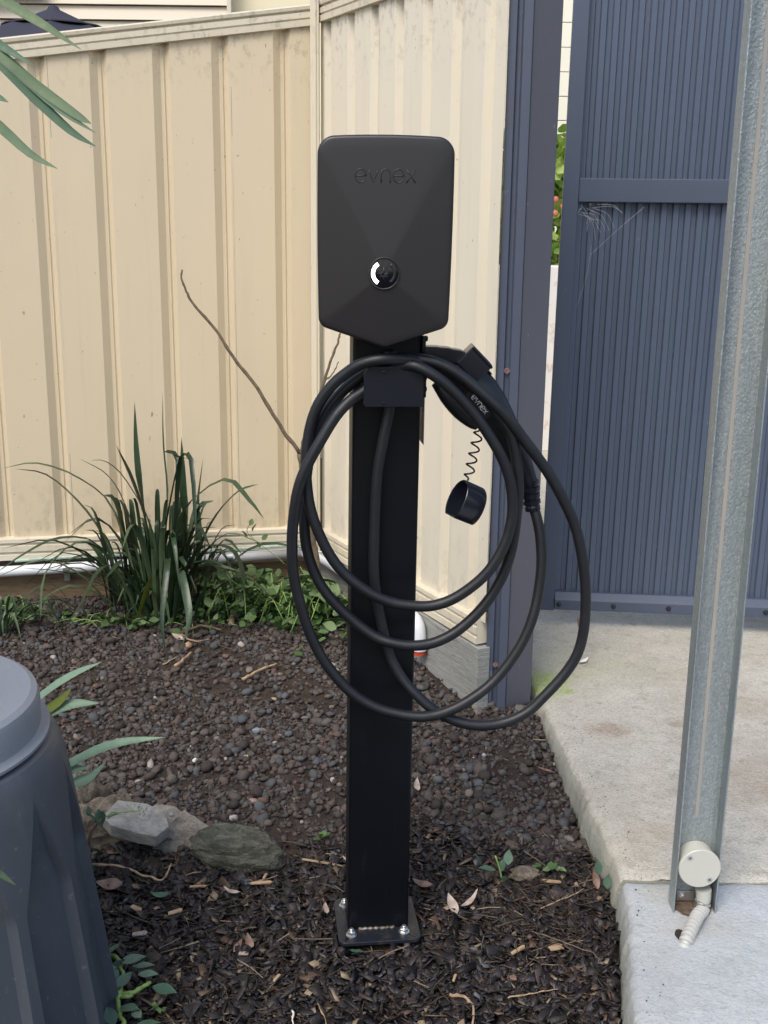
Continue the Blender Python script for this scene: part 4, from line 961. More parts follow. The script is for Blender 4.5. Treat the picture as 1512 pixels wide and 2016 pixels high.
def cover_plant(label, c, rx, ry, n, hmax, sz, mats=None):
    g_ = thing('ground_cover_plant', label, 'plant', (c[0], c[1], gz(*c)))
    for i in range(n):
        u, v_ = random.gauss(0, .45), random.gauss(0, .45)
        x_, y_ = c[0]+u*rx, c[1]+v_*ry; z_ = gz(x_, y_) + random.uniform(.01, hmax)*(1-.5*min(1, u*u+v_*v_))
        o = leafobj(random.choice(leaf_meshes), (x_, y_, z_), random.uniform(*sz), (random.gauss(.45, .5), random.gauss(0, .4), random.uniform(0, 6.28)), g_)
    for i in range(max(4, n//5)):
        x_, y_ = c[0]+random.gauss(0, .4)*rx, c[1]+random.gauss(0, .4)*ry; z_ = gz(x_, y_); a_ = random.uniform(0, 6.28); L_ = random.uniform(.05, .13)
        P_ = [Vector((x_, y_, z_)), Vector((x_+math.cos(a_)*L_*.4, y_+math.sin(a_)*L_*.4, z_+hmax*random.uniform(.4, .95))), Vector((x_+math.cos(a_)*L_, y_+math.sin(a_)*L_, z_+hmax*random.uniform(.2, .9)))]
        mb = MB(); mb.tube([p-g_.location for p in catmull(P_, 4)], .0016, 5); mb.build('stem', M_stem, g_, smooth=True)
    return g_
gA = cover_plant('pale green round-leaved creeper between the grass clump and cable', (-.45, 3.80), .27, .14, 285, .16, (.026, .054))
gB = cover_plant('green creeper leaves at the fence corner behind the cable loops', (-.25, 3.70), .14, .18, 150, .16, (.030, .058))
gCc = cover_plant('dark creeper leaves under the left end of the back fence', (-1.34, 3.74), .24, .08, 60, .05, (.022, .042))
gD = cover_plant('low leaves and seedlings in front of the strappy clump', (-.85, 3.68), .30, .06, 70, .04, (.018, .04))
# darker inner leaf mass under the creeper
def leafmass(name, label, c, rx, ry, n, hmax, s0, s1, mat, parent=None, ground=True):
    lv = np.array([(0, 0, 0), (.45, .35, .06), (.42, .75, .06), (0, 1, 0), (-.42, .75, .06), (-.45, .35, .06)]); lfc = np.array([(0, 1, 2, 3), (0, 3, 4, 5)])
    x_ = rng.normal(0, .45, n)*rx + c[0]; y_ = rng.normal(0, .45, n)*ry + c[1]
    z_ = (H(x_, y_) if ground else c[2]) + rng.uniform(0, hmax, n); s = rng.uniform(s0, s1, n)
    o = scatter(name, mat, lv, lfc, np.stack([x_, y_, z_], 1), np.stack([s, s, s], 1), .1, .6, nq=4); o['kind'] = 'stuff'
    if parent: o.parent = parent; o.location = -parent.location
    else: tag(o, label, 'plant', kind='stuff')
    return o
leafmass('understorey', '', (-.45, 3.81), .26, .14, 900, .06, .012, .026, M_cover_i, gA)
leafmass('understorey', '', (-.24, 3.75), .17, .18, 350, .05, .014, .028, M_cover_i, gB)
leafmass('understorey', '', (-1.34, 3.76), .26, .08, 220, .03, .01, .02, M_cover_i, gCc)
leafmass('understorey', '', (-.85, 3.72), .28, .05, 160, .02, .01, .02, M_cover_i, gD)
# thin creeper sprig rising before the pipe
spg = thing('creeper_sprig', 'thin sprig with small leaves rising before the white pipe', 'plant', (-.45, 3.78, .12))
sp_pts = [cp_(560, 1110, 3.80), cp_(540, 1092, 3.80), cp_(510, 1070, 3.80), cp_(487, 1048, 3.80), cp_(492, 1030, 3.80)]
mb = MB(); mb.tube([p-spg.location for p in catmull(sp_pts, 5)], .0014, 5); mb.build('stem', M_stem, spg, smooth=True)
for px, py, rz in ((492, 1035, .3), (486, 1058, 2.0), (516, 1062, 5.5), (497, 1045, 4.4), (512, 1078, 1.2)):
    leafobj(leaf_meshes[1], cp_(px, py, 3.795), .028, (1.1, random.gauss(0, .5), rz), spg)

# sapling with bare forked branches
sap = thing('bare_sapling', 'bare forked twig sapling leaning before the cream fences', 'sapling', (-.235, 3.86, .1))
def twig(P, r0, r1, name='branch', parent=sap, mat=M_twig, seed=1):
    pts = catmull([Vector(p) for p in P], 7); m_ = len(pts); out = []
    for i, p in enumerate(pts): out.append(p - parent.location + Vector((noise.noise(Vector((i*.35, seed, 0))), 0, noise.noise(Vector((i*.35, seed, 5)))))*.005)
    rs = [r0+(r1-r0)*i/(m_-1) + (.0009 if i % 7 == 3 else 0) for i in range(m_)]
    mb = MB(); mb.tube(out, rs, 8); return mb.build(name, mat, parent, smooth=True)
Ys = 3.86
twig([cp_(633, 1190, Ys), cp_(622, 1100, Ys), cp_(605, 1000, Ys), cp_(597, 940, Ys), cp_(590, 893, Ys)], .0125, .0085, 'trunk')
twig([cp_(590, 893, Ys), cp_(545, 828, Ys), cp_(500, 755, Ys), cp_(460, 705, Ys), cp_(425, 650, Ys), cp_(378, 595, Ys), cp_(366, 570, Ys), cp_(357, 548, Ys), cp_(359, 530, Ys)], .0072, .0026, seed=3)
twig([cp_(591, 893, Ys), cp_(606, 840, Ys), cp_(630, 775, Ys), cp_(650, 715, Ys), cp_(665, 672, Ys), cp_(670, 655, Ys)], .0065, .003, seed=5)
twig([cp_(640, 750, Ys), cp_(655, 735, Ys), cp_(668, 712, Ys)], .003, .0015, seed=6)
twig([cp_(597, 900, Ys+.02), cp_(600, 860, Ys+.02), cp_(612, 815, Ys+.02)], .004, .002, seed=9)

# long leaves hanging in at the upper left: a cordyline standing just outside the frame
cdl = thing('cordyline_plant', 'long narrow green leaves reaching in at the upper left', 'plant', (-.95, 1.42, 0))
tr_ = [Vector((-.95, 1.42, 0)), Vector((-.97, 1.43, .6)), Vector((-.93, 1.42, 1.2)), Vector((-.90, 1.40, 1.72))]
hub = Vector((-.90, 1.40, 1.74))
mb = MB(); mb.tube([p-cdl.location for p in catmull(tr_[1:], 6)], .022, 12); mb.build('trunk', M_twig, cdl, smooth=True)
vis = [([(-70, -40), (60, 28), (160, 97)], .020), ([(-90, 20), (0, 84), (66, 128)], .018), ([(-120, 120), (-20, 178), (17, 201)], .016),
       ([(-60, 60), (60, 155), (150, 222), (180, 243)], .019), ([(-60, 70), (40, 145), (120, 215), (190, 262)], .014), ([(-60, 75), (70, 190), (140, 255), (189, 288)], .017), ([(-80, 180), (0, 245), (60, 300), (114, 332)], .017)]
for q, w in vis:
    P_ = [hub, hub.lerp(cp_(*q[0], 1.37), .6) + Vector((0, 0, .05))] + [cp_(px, py, 1.36) for px, py in q]
    blade([p-cdl.location for p in P_], w*.78, fold=.55, n=18, side=Vector((.35, .60, .70)), peak=.55).build('leaf', M_palm, cdl, smooth=True)
for i in range(44):
    a_ = random.uniform(math.pi*.25, math.pi*1.75)+.15; el_ = random.uniform(-.5, 1.2); L_ = random.uniform(.35, .55)
    dr = Vector((math.cos(a_)*math.cos(el_), math.sin(a_)*math.cos(el_), math.sin(el_)))
    if dr.x > .2: continue
    P_ = [hub, hub+dr*L_*.5+Vector((0, 0, .03)), hub+dr*L_+Vector((0, 0, -.10))]
    blade([p-cdl.location for p in P_], .02, fold=.3, n=8, peak=.5).build('leaf', M_palm, cdl, smooth=True)

# pale strap leaves from behind the bin
agp = thing('agapanthus_plant', 'pale strap leaves sticking out from behind the compost bin', 'plant', (-.80, 2.14, 0))
for q, w, mt in (([(-20, 1460), (80, 1368), (140, 1328), (200, 1303)], .017, M_strap_pale), ([(40, 1440), (90, 1398), (120, 1375), (141, 1354)], .024, M_olive),
             ([(30, 1450), (95, 1402), (140, 1385), (195, 1384)], .024, M_strap_pale), ([(60, 1560), (150, 1495), (230, 1462), (325, 1451)], .020, M_strap_pale),
             ([(90, 1540), (130, 1522), (150, 1513), (176, 1512)], .017, M_strap_pale), ([(90, 1580), (140, 1543), (175, 1530), (208, 1500)], .024, M_strap_pale)):
    Yq = 2.16; P_ = [Vector((-.80, 2.14, gz(-.8, 2.14)+.02))] + [cp_(px, py, Yq-.0) for px, py in q]
    blade([p-agp.location for p in P_], w, fold=.25, n=18, side=Vector((.1, .62, .75)), peak=.6, basew=.7).build('leaf', mt, agp, smooth=True)
for i in range(22):
    a_ = random.uniform(0, 6.28); dr = Vector((math.cos(a_)*.6-.25, math.sin(a_)*.5+.1, 0)); L_ = random.uniform(.15, .3)
    b0 = Vector((-.82, 2.16, gz(-.82, 2.16)))
    blade([p-agp.location for p in [b0, b0+dr*L_*.5+Vector((0, 0, L_*.9)), b0+dr*L_*1.2+Vector((0, 0, L_*.8))]], .02, n=8).build('leaf', M_strap_pale, agp, smooth=True)

# ---------------------------------------------------------------- rocks
def rock(name, label, c, s, seed, mat, cuts=9, depth=.62, rz=0, sub=4, amp=.10, tilt=(0, 0)):
    tv, tf = ico(sub); rr_ = random.Random(seed); V = [Vector(p) for p in tv]
    for _ in range(cuts):
        nn_ = Vector((rr_.gauss(0, 1), rr_.gauss(0, 1), rr_.gauss(0, 1))).normalized(); dd = rr_.uniform(depth, depth+.25)
        V = [p - nn_*max(0, p.dot(nn_)-dd) for p in V]
    V = [p*(1+amp*noise.noise(p*2.3+Vector((seed, 0, 0))) + amp*.35*noise.noise(p*7+Vector((0, seed, 0))) + amp*.22*noise.noise(Vector((p.x*10, p.y*16, p.z*26))+Vector((seed, seed, 0)))) for p in V]
    R_ = Matrix.Rotation(rz, 3, 'Z') @ Matrix.Rotation(tilt[0], 3, 'X') @ Matrix.Rotation(tilt[1], 3, 'Y')
    mb = MB(); mb.add([R_ @ Vector((p.x*s[0], p.y*s[1], p.z*s[2])) for p in V], [tuple(int(i) for i in f) for f in tf])
    o = mb.build(name, mat, angle=32); o.location = c; return tag(o, label, 'rock')
def rc(px, py, Y, dz=0): p = aty(px, py, Y); return (p.x, p.y, p.z+dz)
rock('rock', 'large rough tan boulder right beside the compost bin', rc(205, 1648, 2.46), (.125, .095, .108), 3, M_rock_tan, 10, .66, .3, amp=.20)
rock('rock', 'tan boulder half hidden behind the compost bin', rc(158, 1600, 2.54), (.085, .07, .11), 12, M_rock_tan, 8, .72, .8, amp=.18)
mb = MB(); poly = [(-.075, -.020), (-.045, -.046), (.020, -.052), (.066, -.050), (.084, -.010), (.060, .030), (.01, .048), (-.06, .040)]
mb.prism(poly, .034, None, (0, 0, -.017)); sl = mb.build('rock', M_rock_slab, bevel=.003); sl.location = rc(268, 1617, 2.385); sl.rotation_euler = (.20, .14, -.12)
tag(sl, 'flat pale slate slab resting on the tan boulder', 'rock')
rock('rock', 'angular grey rock with a small pebble on top', rc(340, 1646, 2.455), (.088, .085, .088), 5, M_rock_grey, 16, .50, .5, amp=.07, tilt=(.1, .3))
rock('rock', 'angular grey rock leaning at the right of the slate slab', rc(376, 1652, 2.435), (.055, .07, .080), 8, M_rock_grey, 14, .52, .9, amp=.07, tilt=(.1, .45))
rock('rock', 'long mossy green layered rock at the mulch edge', rc(468, 1674, 2.36), (.112, .062, .056), 31, M_rock_green, 10, .70, -.12, amp=.12, tilt=(0, .10))
rock('pebble', 'small dark pebble sitting on the angular grey rock', rc(337, 1603, 2.42), (.008, .008, .005), 44, M_rock_slab, 3, .9, sub=2)
rock('soil_clod', 'brown soil clod beside the small green seedling', (*atz(1032, 1722, .012).xy, .014), (.034, .022, .017), 61, M_rock_tan, 5, .8, amp=.2)

for i, (px, py, sz, lab) in enumerate(((300, 1700, .022, 'dark soil lump at the foot of the angular grey rock'), (372, 1705, .018, 'dark soil lump in front of the leaning grey rock'), (228, 1712, .020, 'dark soil lump at the foot of the tan boulder'),
        (520, 1712, .016, 'dark soil lump under the right end of the mossy rock'), (420, 1712, .016, 'dark soil lump under the left end of mossy rock'))):
    P_ = atz(px, py, .012); rock('soil_clod', lab, (P_.x, P_.y, gz(P_.x, P_.y)+sz*.2), (sz*1.5, sz, sz*.7), 90+i, M_soil, 4, .8, random.uniform(0, 3), 3, .3)['category'] = 'soil clod'
# ---------------------------------------------------------------- succulents, seedlings and loose litter, one by one
succ_mesh = roundleaf(1, .62, .16).mesh('leaf'); succ_mesh.materials.append(M_succ); succ_mesh.polygons.foreach_set('use_smooth', [True]*len(succ_mesh.polygons))
s1 = thing('succulent_plant', 'leggy succulent sprig with a flower stalk over the rocks', 'plant', (-.62, 2.34, 0))
Y1 = 2.30
twig([cp_(178, 1705, Y1), cp_(174, 1668, Y1), cp_(178, 1640, Y1), cp_(190, 1622, Y1), cp_(205, 1612, Y1)], .0048, .0036, 'stem', s1, M_twig, 2)
twig([cp_(205, 1612, Y1), cp_(222, 1600, Y1), cp_(250, 1598, Y1), cp_(278, 1595, Y1)], .0018, .0012, 'flower_stalk', s1, M_stem, 3)
for px, py, rx, rz, sz in ((190, 1618, .9, 1.9, .030), (176, 1606, 1.2, .5, .022), (200, 1628, 1.9, -2.5, .042), (212, 1612, .6, -1.8, .030), (172, 1690, .6, -1.4, .028), (182, 1725, 1.2, -2.9, .040), (205, 1616, 1.4, 1.2, .024)):
    leafobj(succ_mesh, cp_(px, py, Y1-.004), sz, (rx, 0, rz), s1)
for i in range(26):
    mb = MB(); c_ = cp_(280+random.gauss(0, 7), 1592+random.gauss(0, 8), Y1)-s1.location; mb.lathe([(.0002, -.0016), (.0018, 0), (.0003, .0018)], 5, Matrix.Translation(c_)); mb.build('bud', M_strap_pale, s1, smooth=True)
s2 = thing('succulent_plant', 'creeping succulent with fleshy round leaves at the foot of bin', 'plant', (-.47, 1.86, 0))
for P_ in ([(200, 1870), (228, 1885), (240, 1910), (238, 1950)], [(238, 1950), (232, 1975), (240, 2005), (248, 2030)], [(215, 1950), (258, 1955), (285, 1940), (296, 1934)], [(225, 1955), (250, 1962), (262, 1958)]):
    twig([atz(px, py, .045) for px, py in P_], .0045, .0038, 'stem', s2, M_stem, 4)
for px, py, rz, sz, rx in ((236, 1898, -1.2, .052, .1), (262, 1905, -1.5, .042, .1), (272, 1920, -1.6, .040, .1), (212, 1918, -1.1, .040, .6), (228, 1948, -.6, .045, .3), (300, 1945, -1.7, .048, -.1), (236, 1985, -1.9, .042, .2), (262, 1990, -2.4, .030, .1), (232, 1930, 1.2, .04, .8), (262, 2025, -1.5, .05, .2), (210, 1880, -1.0, .035, .4), (225, 2020, .5, .04, .5)):
    leafobj(succ_mesh, atz(px, py, .05), sz, (rx, random.gauss(0, .2), rz), s2)
s3_ = thing('seedling', 'dark round-leaved seedling in the mulch right of the base plate', 'plant', (.22, 2.30, 0))
for px, py, rz, sz, rx, mt in ((945, 1690, 1.9, .032, 1.2, 0), (975, 1702, 1.9, .042, .35, 1), (1000, 1690, -.3, .036, 1.4, 0), (985, 1705, -.9, .034, 1.2, 0), (993, 1728, 3.0, .03, 1.2, 0)):
    leafobj(succ_mesh, cp_(px, py+12, 2.28), sz, (rx, 0, rz), s3_)
mb = MB(); mb.tube([p-s3_.location for p in catmull([cp_(975, 1685, 2.28), cp_(985, 1715, 2.28), cp_(990, 1748, 2.28)], 4)], .002, 6); mb.build('stem', M_stem, s3_, smooth=True)
s4 = thing('seedling', 'green seedling growing against the side of the concrete slab', 'plant', (.50, 2.24, 0))
for px, py, rz, rx, sz in ((1178, 1712, .4, 1.3, .035), (1195, 1740, -.3, 1.2, .032), (1188, 1752, 1.8, .9, .022)):
    leafobj(succ_mesh, cp_(px, py+10, 2.23), sz, (rx, 0, rz), s4)
s5 = thing('seedling', 'small leafy weed in the gravel edge near the soil clod', 'plant', (.32, 2.34, 0))
for k in range(9): leafobj(leaf_meshes[k % 3], atz(1075+random.gauss(0, 14), 1708+random.gauss(0, 5), .02), random.uniform(.016, .026), (random.gauss(.3, .3), 0, random.uniform(0, 6)), s5)
s6 = thing('seedling', 'tiny bright green seedling at the bottom left in mulch', 'plant', (-.40, 1.83, 0))
for k in range(8): leafobj(leaf_meshes[k % 3], atz(308+random.gauss(0, 7), 1985+random.gauss(0, 5), .028), .012, (random.gauss(.5, .3), 0, k*.8), s6)
s7 = thing('seedling', 'two pale leaves lying at the foot of the grey rock', 'plant', (-.45, 2.37, 0))
for px, py, rz in ((312, 1662, -.9), (322, 1655, -1.9)): leafobj(succ_mesh, atz(px, py, .03), .026, (.3, 0, rz), s7)
s8 = thing('seedling', 'small green weed in gravel just left of the black pedestal', 'plant', (-.13, 2.42, 0))
for k in range(6): leafobj(leaf_meshes[k % 3], atz(636+random.gauss(0, 9), 1645+random.gauss(0, 3), .022), .018, (random.gauss(.3, .2), 0, k), s8)

def dryleaf(L_, W__, curl, seed, mat):
    mb = MB(); vs = []; n = 9
    for i in range(n+1):
        u = i/n; ww = W__/2*(math.sin(math.pi*u**.8))+.0006
        for s in (-1, 0, 1): vs.append((ww*s, (u-.5)*L_, curl*(u-.5)**2*4*L_*.25 + abs(s)*ww*.5 + .0015*noise.noise(Vector((u*5, s, seed)))))
    fs = [(i*3+j, i*3+j+1, (i+1)*3+j+1, (i+1)*3+j) for i in range(n) for j in range(2)]
    mb.add(vs, fs); mb.add([(a_, b_, c_-.0006) for a_, b_, c_ in vs], [q[::-1] for q in fs])
    return mb.build('dry_leaf', mat, smooth=True)
for i, (px, py, L_, W__, rz, rx, mt, lab) in enumerate((
    (890, 1782, .052, .021, .35, .45, M_dry, 'curled pale dry leaf right of the base plate'), (926, 1776, .060, .013, -.75, .25, M_dry, 'narrow tan dry leaf beside the curled pale leaf'),
    (455, 1758, .042, .016, 1.2, .1, M_dry, 'silvery dry leaf in the mulch below the mossy rock'), (215, 1745, .060, .034, 1.5, .1, M_dry_brown, 'broad brown dry leaf under the tan boulder'),
    (1172, 1738, .05, .016, .1, .9, M_dry_brown, 'brown dry leaf standing against the slab side'), (820, 1548, .045, .016, .1, .4, M_dry, 'narrow dry leaf on gravel just right of pedestal'),
    (1072, 1517, .050, .013, 1.1, .1, M_dry_brown, 'reddish dry leaf on gravel near the slab edge'), (490, 1855, .036, .016, .4, .7, M_dry_brown, 'purple brown leaf pair standing in the left mulch'),
    (470, 1862, .03, .012, -.6, .8, M_dry_brown, 'small purple brown leaf curled in the left mulch'), (700, 1875, .032, .012, 1.5, .1, M_succ, 'pale green fallen leaf just before the base plate'),
    (315, 1765, .045, .018, 1.5, .05, M_succ, 'grey green decaying leaf in the mulch by bin'), (240, 1460, .04, .016, 1.2, .1, M_dry, 'pale curled leaf on gravel under the long strap leaf'),
    (830, 1742, .048, .018, 1.3, .2, M_dry_brown, 'dark brown curved leaf at the pedestal right side'), (690, 1700, .05, .014, .9, .3, M_dry, 'thin beige leaf in mulch close left of the pedestal'),
    (1150, 1303, .05, .016, -.75, .1, M_whitewall, 'small white leaf lying on the concrete by the gate'), (1142, 1245, .075, .016, .1, 1.45, M_dry_brown, 'brown leaf standing behind the outer cable loop'),
    (350, 1255, .05, .02, 1.0, .3, M_dry, 'orange tan dry leaf at the foot of the grass clump'), (640, 1790, .03, .014, 0.3, .3, M_dry, 'beige leaf scrap on mulch at the left plate edge'))):
    zz = .083 if lab.find('concrete') > 0 or lab.find('standing behind') > 0 else None
    P_ = atz(px, py, zz if zz else .02)
    if not zz:
        for _ in range(4): P_ = atz(px, py, gz(P_.x, P_.y)+.020)
    o = dryleaf(L_, W__, random.uniform(.3, 1), i, mt); o.location = P_ + Vector((0, 0, (L_/2*math.sin(rx)*.6 if rx > .8 else 0))); o.rotation_euler = (rx, random.gauss(0, .15), rz); tag(o, lab, 'dry leaf')
def onbed(px, py, up=.016):
    P_ = atz(px, py, .02)
    for _ in range(4): P_ = atz(px, py, gz(P_.x, P_.y)+up)
    return P_
for i, (px, py, L_, W__, rz, mt, lab) in enumerate((
    (268, 1788, .030, .014, -.6, M_chip, 'short square tan wood chip near the bin'), (345, 1795, .034, .011, .6, M_chip, 'split orange wood chip in the left mulch'),
    (390, 1745, .040, .006, .35, M_chip, 'thin tan wood splinter by the silvery leaf'), (522, 1725, .026, .008, 1.4, M_chip, 'small tan chip right below the mossy rock'),
    (515, 1738, .050, .009, -.05, M_chip, 'dark gold splinter lying below the mossy rock'), (275, 1838, .032, .012, .2, M_dry, 'whitish torn chip in the left mulch'),
    (480, 1877, .022, .009, .05, M_dry, 'pale oval chip under the purple brown leaves'), (630, 1697, .085, .008, -.04, M_chip, 'long tan stick touching the pedestal left side'),
    (1095, 1865, .035, .018, .5, M_chip, 'pale peeling chip in the right mulch'), (1020, 1870, .040, .010, .7, M_chip, 'brown split chip in the right mulch'),
    (1085, 1735, .048, .012, -.45, M_chip, 'tan bark strip behind the right mulch'), (1010, 1925, .014, .012, .3, M_dry_brown, 'small square pinkish chip low in the right mulch'),
    (545, 1925, .026, .007, 1.2, M_chip, 'tan chip standing up in the front mulch'), (895, 1925, .024, .006, 1.3, M_chip, 'narrow chip before the base plate at right'))):
    P_ = onbed(px, py, .020); mb = MB(); poly = [(-L_/2, -W__/2*.7), (L_/2*.8, -W__/2), (L_/2, W__*.1), (L_/2*.7, W__/2), (-L_/2*.9, W__/2*.8)]
    mb.prism(poly, .004, None, (0, 0, -.002)); o = mb.build('wood_chip', mt, bevel=.0008); o.location = P_; o.rotation_euler = (random.gauss(0, .15), random.gauss(0, .12), rz); tag(o, lab, 'wood chip')
for i, (pp_, r_, mt, lab) in enumerate((
    ([(140+30, 1702), (230, 1705), (290, 1725), (320, 1732), (338, 1700)], .0034, M_root, 'long bent dry stem lying from bin to mulch'),
    ([(885, 1958), (915, 1963), (932, 1985), (930, 2020)], .0034, M_root, 'curved tan stick at the bottom of the mulch'),
    ([(478, 1338), (505, 1322), (545, 1306)], .0055, M_root, 'knobbly pale root lying on the gravel'),
    ([(345, 1312), (362, 1298), (376, 1284)], .006, M_root, 'short pale root piece below the grass clump'),
    ([(350, 1250), (372, 1240), (400, 1232), (435, 1240)], .006, M_twig, 'arching brown root at the back of the gravel'),
    ([(352, 1248), (385, 1262), (412, 1258)], .003, M_root, 'thin forked root beside the arching root'),
    ([(320, 1308), (350, 1292)], .0025, M_root, 'thin straw on gravel beside the root piece'),
    ([(455, 1230), (462, 1200), (485, 1185), (478, 1178)], .011, M_twig, 'gnarled brown driftwood piece by the creeper'),
    ([(1060, 1790), (1120, 1765), (1150, 1750)], .0014, M_root, 'long straw slanting in the right mulch'),
    ([(1150, 1745), (1175, 1700), (1180, 1690)], .0025, M_twig, 'dark twig leaning on the slab side'),
    ([(1040, 1830), (1110, 1855), (1170, 1880), (1185, 1900)], .0014, M_twig, 'thin curved twig across the right mulch'),
    ([(1000, 1965), (1050, 1955), (1100, 1948)], .0016, M_root, 'dry stalk low in the right mulch'),
    ([(575, 1990), (578, 2020)], .0022, M_whitewall, 'white straw upright at the bottom of the mulch'),
    ([(625, 1975), (645, 2020)], .0013, M_root, 'slanting straw at the bottom centre of mulch'),
    ([(490, 1740), (545, 1725)], .0012, M_root, 'fine straw below the mossy rock end'),
    ([(275, 1965), (320, 1990), (345, 2016)], .0024, M_twig, 'brown twig by the tiny bright seedling'))):
    th_ = thing('stick', lab, 'stick', onbed(*pp_[0])); P3 = [onbed(px, py, .018) for px, py in pp_]
    twig(P3, r_, r_*.55, 'stem', th_, mt, i+20)
for i, (px, py, s, col, lab) in enumerate((
    (538, 1377, .011, (.42, .30, .19), 'light tan pebble left of the pedestal in gravel'), (505, 1438, .014, (.20, .23, .27), 'blue grey pebble left of the pedestal in gravel'),
    (480, 1465, .009, (.62, .58, .50), 'white pebble beside the blue grey pebble'), (384, 1497, .010, (.60, .60, .58), 'white chip of stone above the angular grey rock'),
    (444, 1292, .013, (.16, .085, .07), 'round reddish pebble in the back gravel'), (498, 1578, .013, (.34, .22, .18), 'pinkish pebble above the mossy rock'),
    (178, 1262, .016, (.12, .10, .09), 'big dark round pebble at the left back of gravel'), (655, 1535, .010, (.42, .38, .33), 'speckled pale pebble near the pedestal'),
    (484, 1490, .009, (.50, .44, .26), 'yellowish pebble in the middle of the gravel'), (370, 1270, .020, (.42, .26, .17), 'orange tan stone under the grass clump'),
    (960, 1385, .022, (.13, .12, .12), 'angular dark stone at the foot of the blue post'), (985, 1382, .019, (.28, .19, .14), 'brown stone wedged at the blue post foot'),
    (1003, 1375, .020, (.10, .095, .09), 'black stone before the blue post foot'), (1025, 1395, .020, (.12, .11, .10), 'dark flat stone at the slab end of the blue post'),
    (940, 1402, .018, (.16, .13, .11), 'grey brown stone left of the blue post foot'))):
    P_ = onbed(px, py, s*.5); m = Mat('stone_'+'abcdefghijklmnop'[i], col, .8); m.mix(m.thr(m.noise(80, 4), .4, .7, .5), tuple(c*.6 for c in col))
    rock('pebble', lab, P_, (s, s*.75, s*.6), 70+i, m.m, 6, .7, random.uniform(0, 3), 2, .08)['category'] = 'pebble'

# out-of-focus leaf tip close to the camera at the lower left
fg = thing('leafy_weed', 'green leaf tip poking in at the lower left before bin', 'plant', (-.62, 1.15, 0))
blade([p-fg.location for p in [Vector((-.62, 1.15, 0)), Vector((-.60, 1.14, .35)), cp_(-40, 1690, 1.10), cp_(-5, 1716, 1.10), cp_(31, 1742, 1.10)]], .011, n=16, side=Vector((.3, .5, .7))).build('leaf', M_strap, fg, smooth=True)

# ---------------------------------------------------------------- beyond the fences
hs = thing('neighbour_house', 'cream weatherboard house wall beyond the back fence', 'house', (-1.2, 6.6, 0))
xv = cp_(457, 30, 6.6).x
mb = MB(); mb.box((-4.0+1.2+.0, .12, 1.7), (5.2, .2, 3.4)); mb.box((xv+1.2+.68, .10, 1.7), (1.36, .2, 3.4))
mb.v = [(x_, y_, z_) for x_, y_, z_ in mb.v]; mb.build('wall', M_wall_y, hs)
bh = .185; zz = 2.13; k = 0
zl = [cp_(300, y_, 6.5).z for y_ in (41, 11)]; bh = zl[1]-zl[0]
zz = zl[0]-4*bh
while zz < 3.3:
    mb = MB(); x0_, x1_ = -5.0, xv
    vs = [(x_+1.2, y_-6.6, z_) for x_ in (x0_, x1_) for y_, z_ in ((6.490, zz+.004), (6.512, zz+bh-.002), (6.60, zz+bh-.002), (6.60, zz+.004))]
    mb.add(vs, [(0, 1, 5, 4), (1, 2, 6, 5), (2, 3, 7, 6), (3, 0, 4, 7), (3, 2, 1, 0), (4, 5, 6, 7)]); mb.build('weatherboard', M_board, hs); zz += bh
mb = MB(); mb.box((xv+1.2, -.115, 2.2), (.022, .03, 2.4)); mb.build('corner_trim', M_board, hs)
wx = cp_(85, 5, 6.45); mb = MB(); mb.box((wx.x-.55+1.2, -.16, wx.z+.30), (1.1, .05, .52)); fr = mb.build('window_frame', M_umb, hs)
mb = MB(); mb.box((wx.x-.55+1.2, -.189, wx.z+.32), (.98, .004, .42)); mb.build('pane', M_glass_dark, fr)
um = thing('garden_umbrella', 'dark navy garden umbrella top showing over the back fence', 'umbrella', (*cp_(105, 17, 5.4).xy, 0))
ap = cp_(105, 18, 5.4).z; mb = MB(); N = 8; R1 = 1.15
pan = []
for k in range(N):
    a0 = 2*math.pi*(k+.25)/N; a1 = 2*math.pi*(k+1.25)/N
    for (r_a, za, r_b, zb_) in ((.01, ap, R1, ap-.44),):
        vs = [Vector((0, 0, ap))]; rows = []
        mb = MB(); NR = 6; vv = []
        for i in range(NR+1):
            u = max(.01, i/NR)
            for j in range(4):
                a_ = a0+(a1-a0)*j/3; sag = .03*math.sin(math.pi*j/3)*u; rad = R1*u*(math.cos(math.pi/N)/math.cos((j/3-.5)*2*math.pi/N))
                vv.append((rad*math.cos(a_), rad*math.sin(a_), ap-.46*u**1.0*(1-.12*(1-u)) - sag))
        fs = [(i*4+j, i*4+j+1, (i+1)*4+j+1, (i+1)*4+j) for i in range(NR) for j in range(3)]
        mb.add(vv, fs); mb.add([(a, b, c-.002) for a, b, c in vv], [q[::-1] for q in fs]); mb.build('canopy_panel', M_umb, um, smooth=True)
mb = MB(); mb.tube([(0, 0, -.07), (0, 0, ap-.01)], .022, 12); mb.build('pole', M_umb, um, smooth=True)
mb = MB(); mb.lathe([(.001, ap+.018), (.02, ap+.012), (.03, ap-.004), (.18, ap-.070), (.23, ap-.075), (.23, ap-.081)], 16, None); mb.build('vent_cap', M_umb, um, smooth=True)

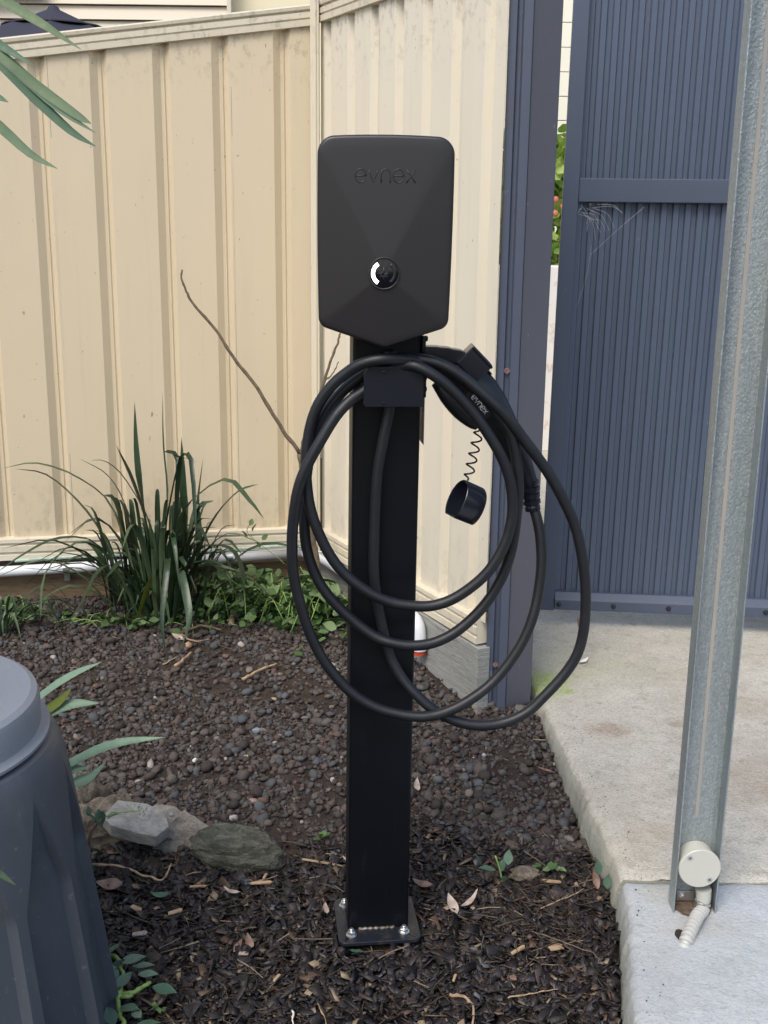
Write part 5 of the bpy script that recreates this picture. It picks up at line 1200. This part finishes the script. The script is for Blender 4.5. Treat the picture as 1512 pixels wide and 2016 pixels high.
# seen through the gap beside the gate
bw_ = thing('block_wall_house', 'cream painted blockwork wall seen through the gate gap', 'house', (1.6, 9.2, 0))
mb = MB(); mb.box((0, .16, 1.9), (5.0, .2, 3.9)); mb.build('mortar', M_mortar, bw_)
ch1 = .176
for r in range(17):
    for c_ in range(5):
        x_ = -.95+.43*c_+(.215 if r % 2 else 0); mb_name = 'block'
        if r == 0 and c_ == 0:
            mb = MB(); mb.box((0, 0, 0), (.424, .10, ch1-.006)); blk = mb.mesh('block'); blk.materials.append(M_block)
        o = bpy.data.objects.new('block', blk); COL.objects.link(o); o.parent = bw_; o.location = (x_, .02+random.uniform(-.001, .001), .75+ch1*r)
gw = MB(); gw.box((1.5, 7.1, .58), (3.0, .18, 1.28)); o = gw.build('garden_wall', M_whitewall, bevel=.01); tag(o, 'low white garden wall seen through the gate gap', 'wall')
bu = thing('garden_bush', 'bright green bush with red flowers through the gate gap', 'bush', (1.2, 7.7, 0))
lv = np.array([(0, 0, 0), (.3, .35, .06), (.28, .75, .06), (0, 1, 0), (-.28, .75, .06), (-.3, .35, .06)]); lfc = np.array([(0, 1, 2, 3), (0, 3, 4, 5)])
n = 5200; P_ = rng.normal(0, 1, (n, 3)); P_ /= np.linalg.norm(P_, axis=1)[:, None]; P_ *= (rng.uniform(.2, 1, (n, 1)))**.4*np.array([.75, .30, .58]); P_ += np.array([0, 0, 1.52]) + .08*np.sin(P_[:, [1, 2, 0]]*11)
s = rng.uniform(.05, .12, n)
o = scatter('crown', M_bush, lv, lfc, P_, np.stack([s, s, s], 1), .1, 1.2, nq=4, parent=bu); o['kind'] = 'stuff'
mb = MB()
for k in range(5): mb.tube([(random.uniform(-.1, .1), 0, -.07), (random.uniform(-.3, .3), random.uniform(-.1, .1), 1.2)], .02, 6)
mb.build('trunk', M_twig, bu, smooth=True)
for k in range(26):
    mb = MB(); c_ = Vector((random.uniform(-.35, .15), -.30+random.uniform(-.04, .02), random.uniform(1.3, 1.62))); mb.lathe([(.001, -.015), (.022, 0), (.02, .012), (.002, .018)], 7, axisM(c_, (random.gauss(0, .4), -1, .4))); mb.build('flower', M_flower, bu, smooth=True)
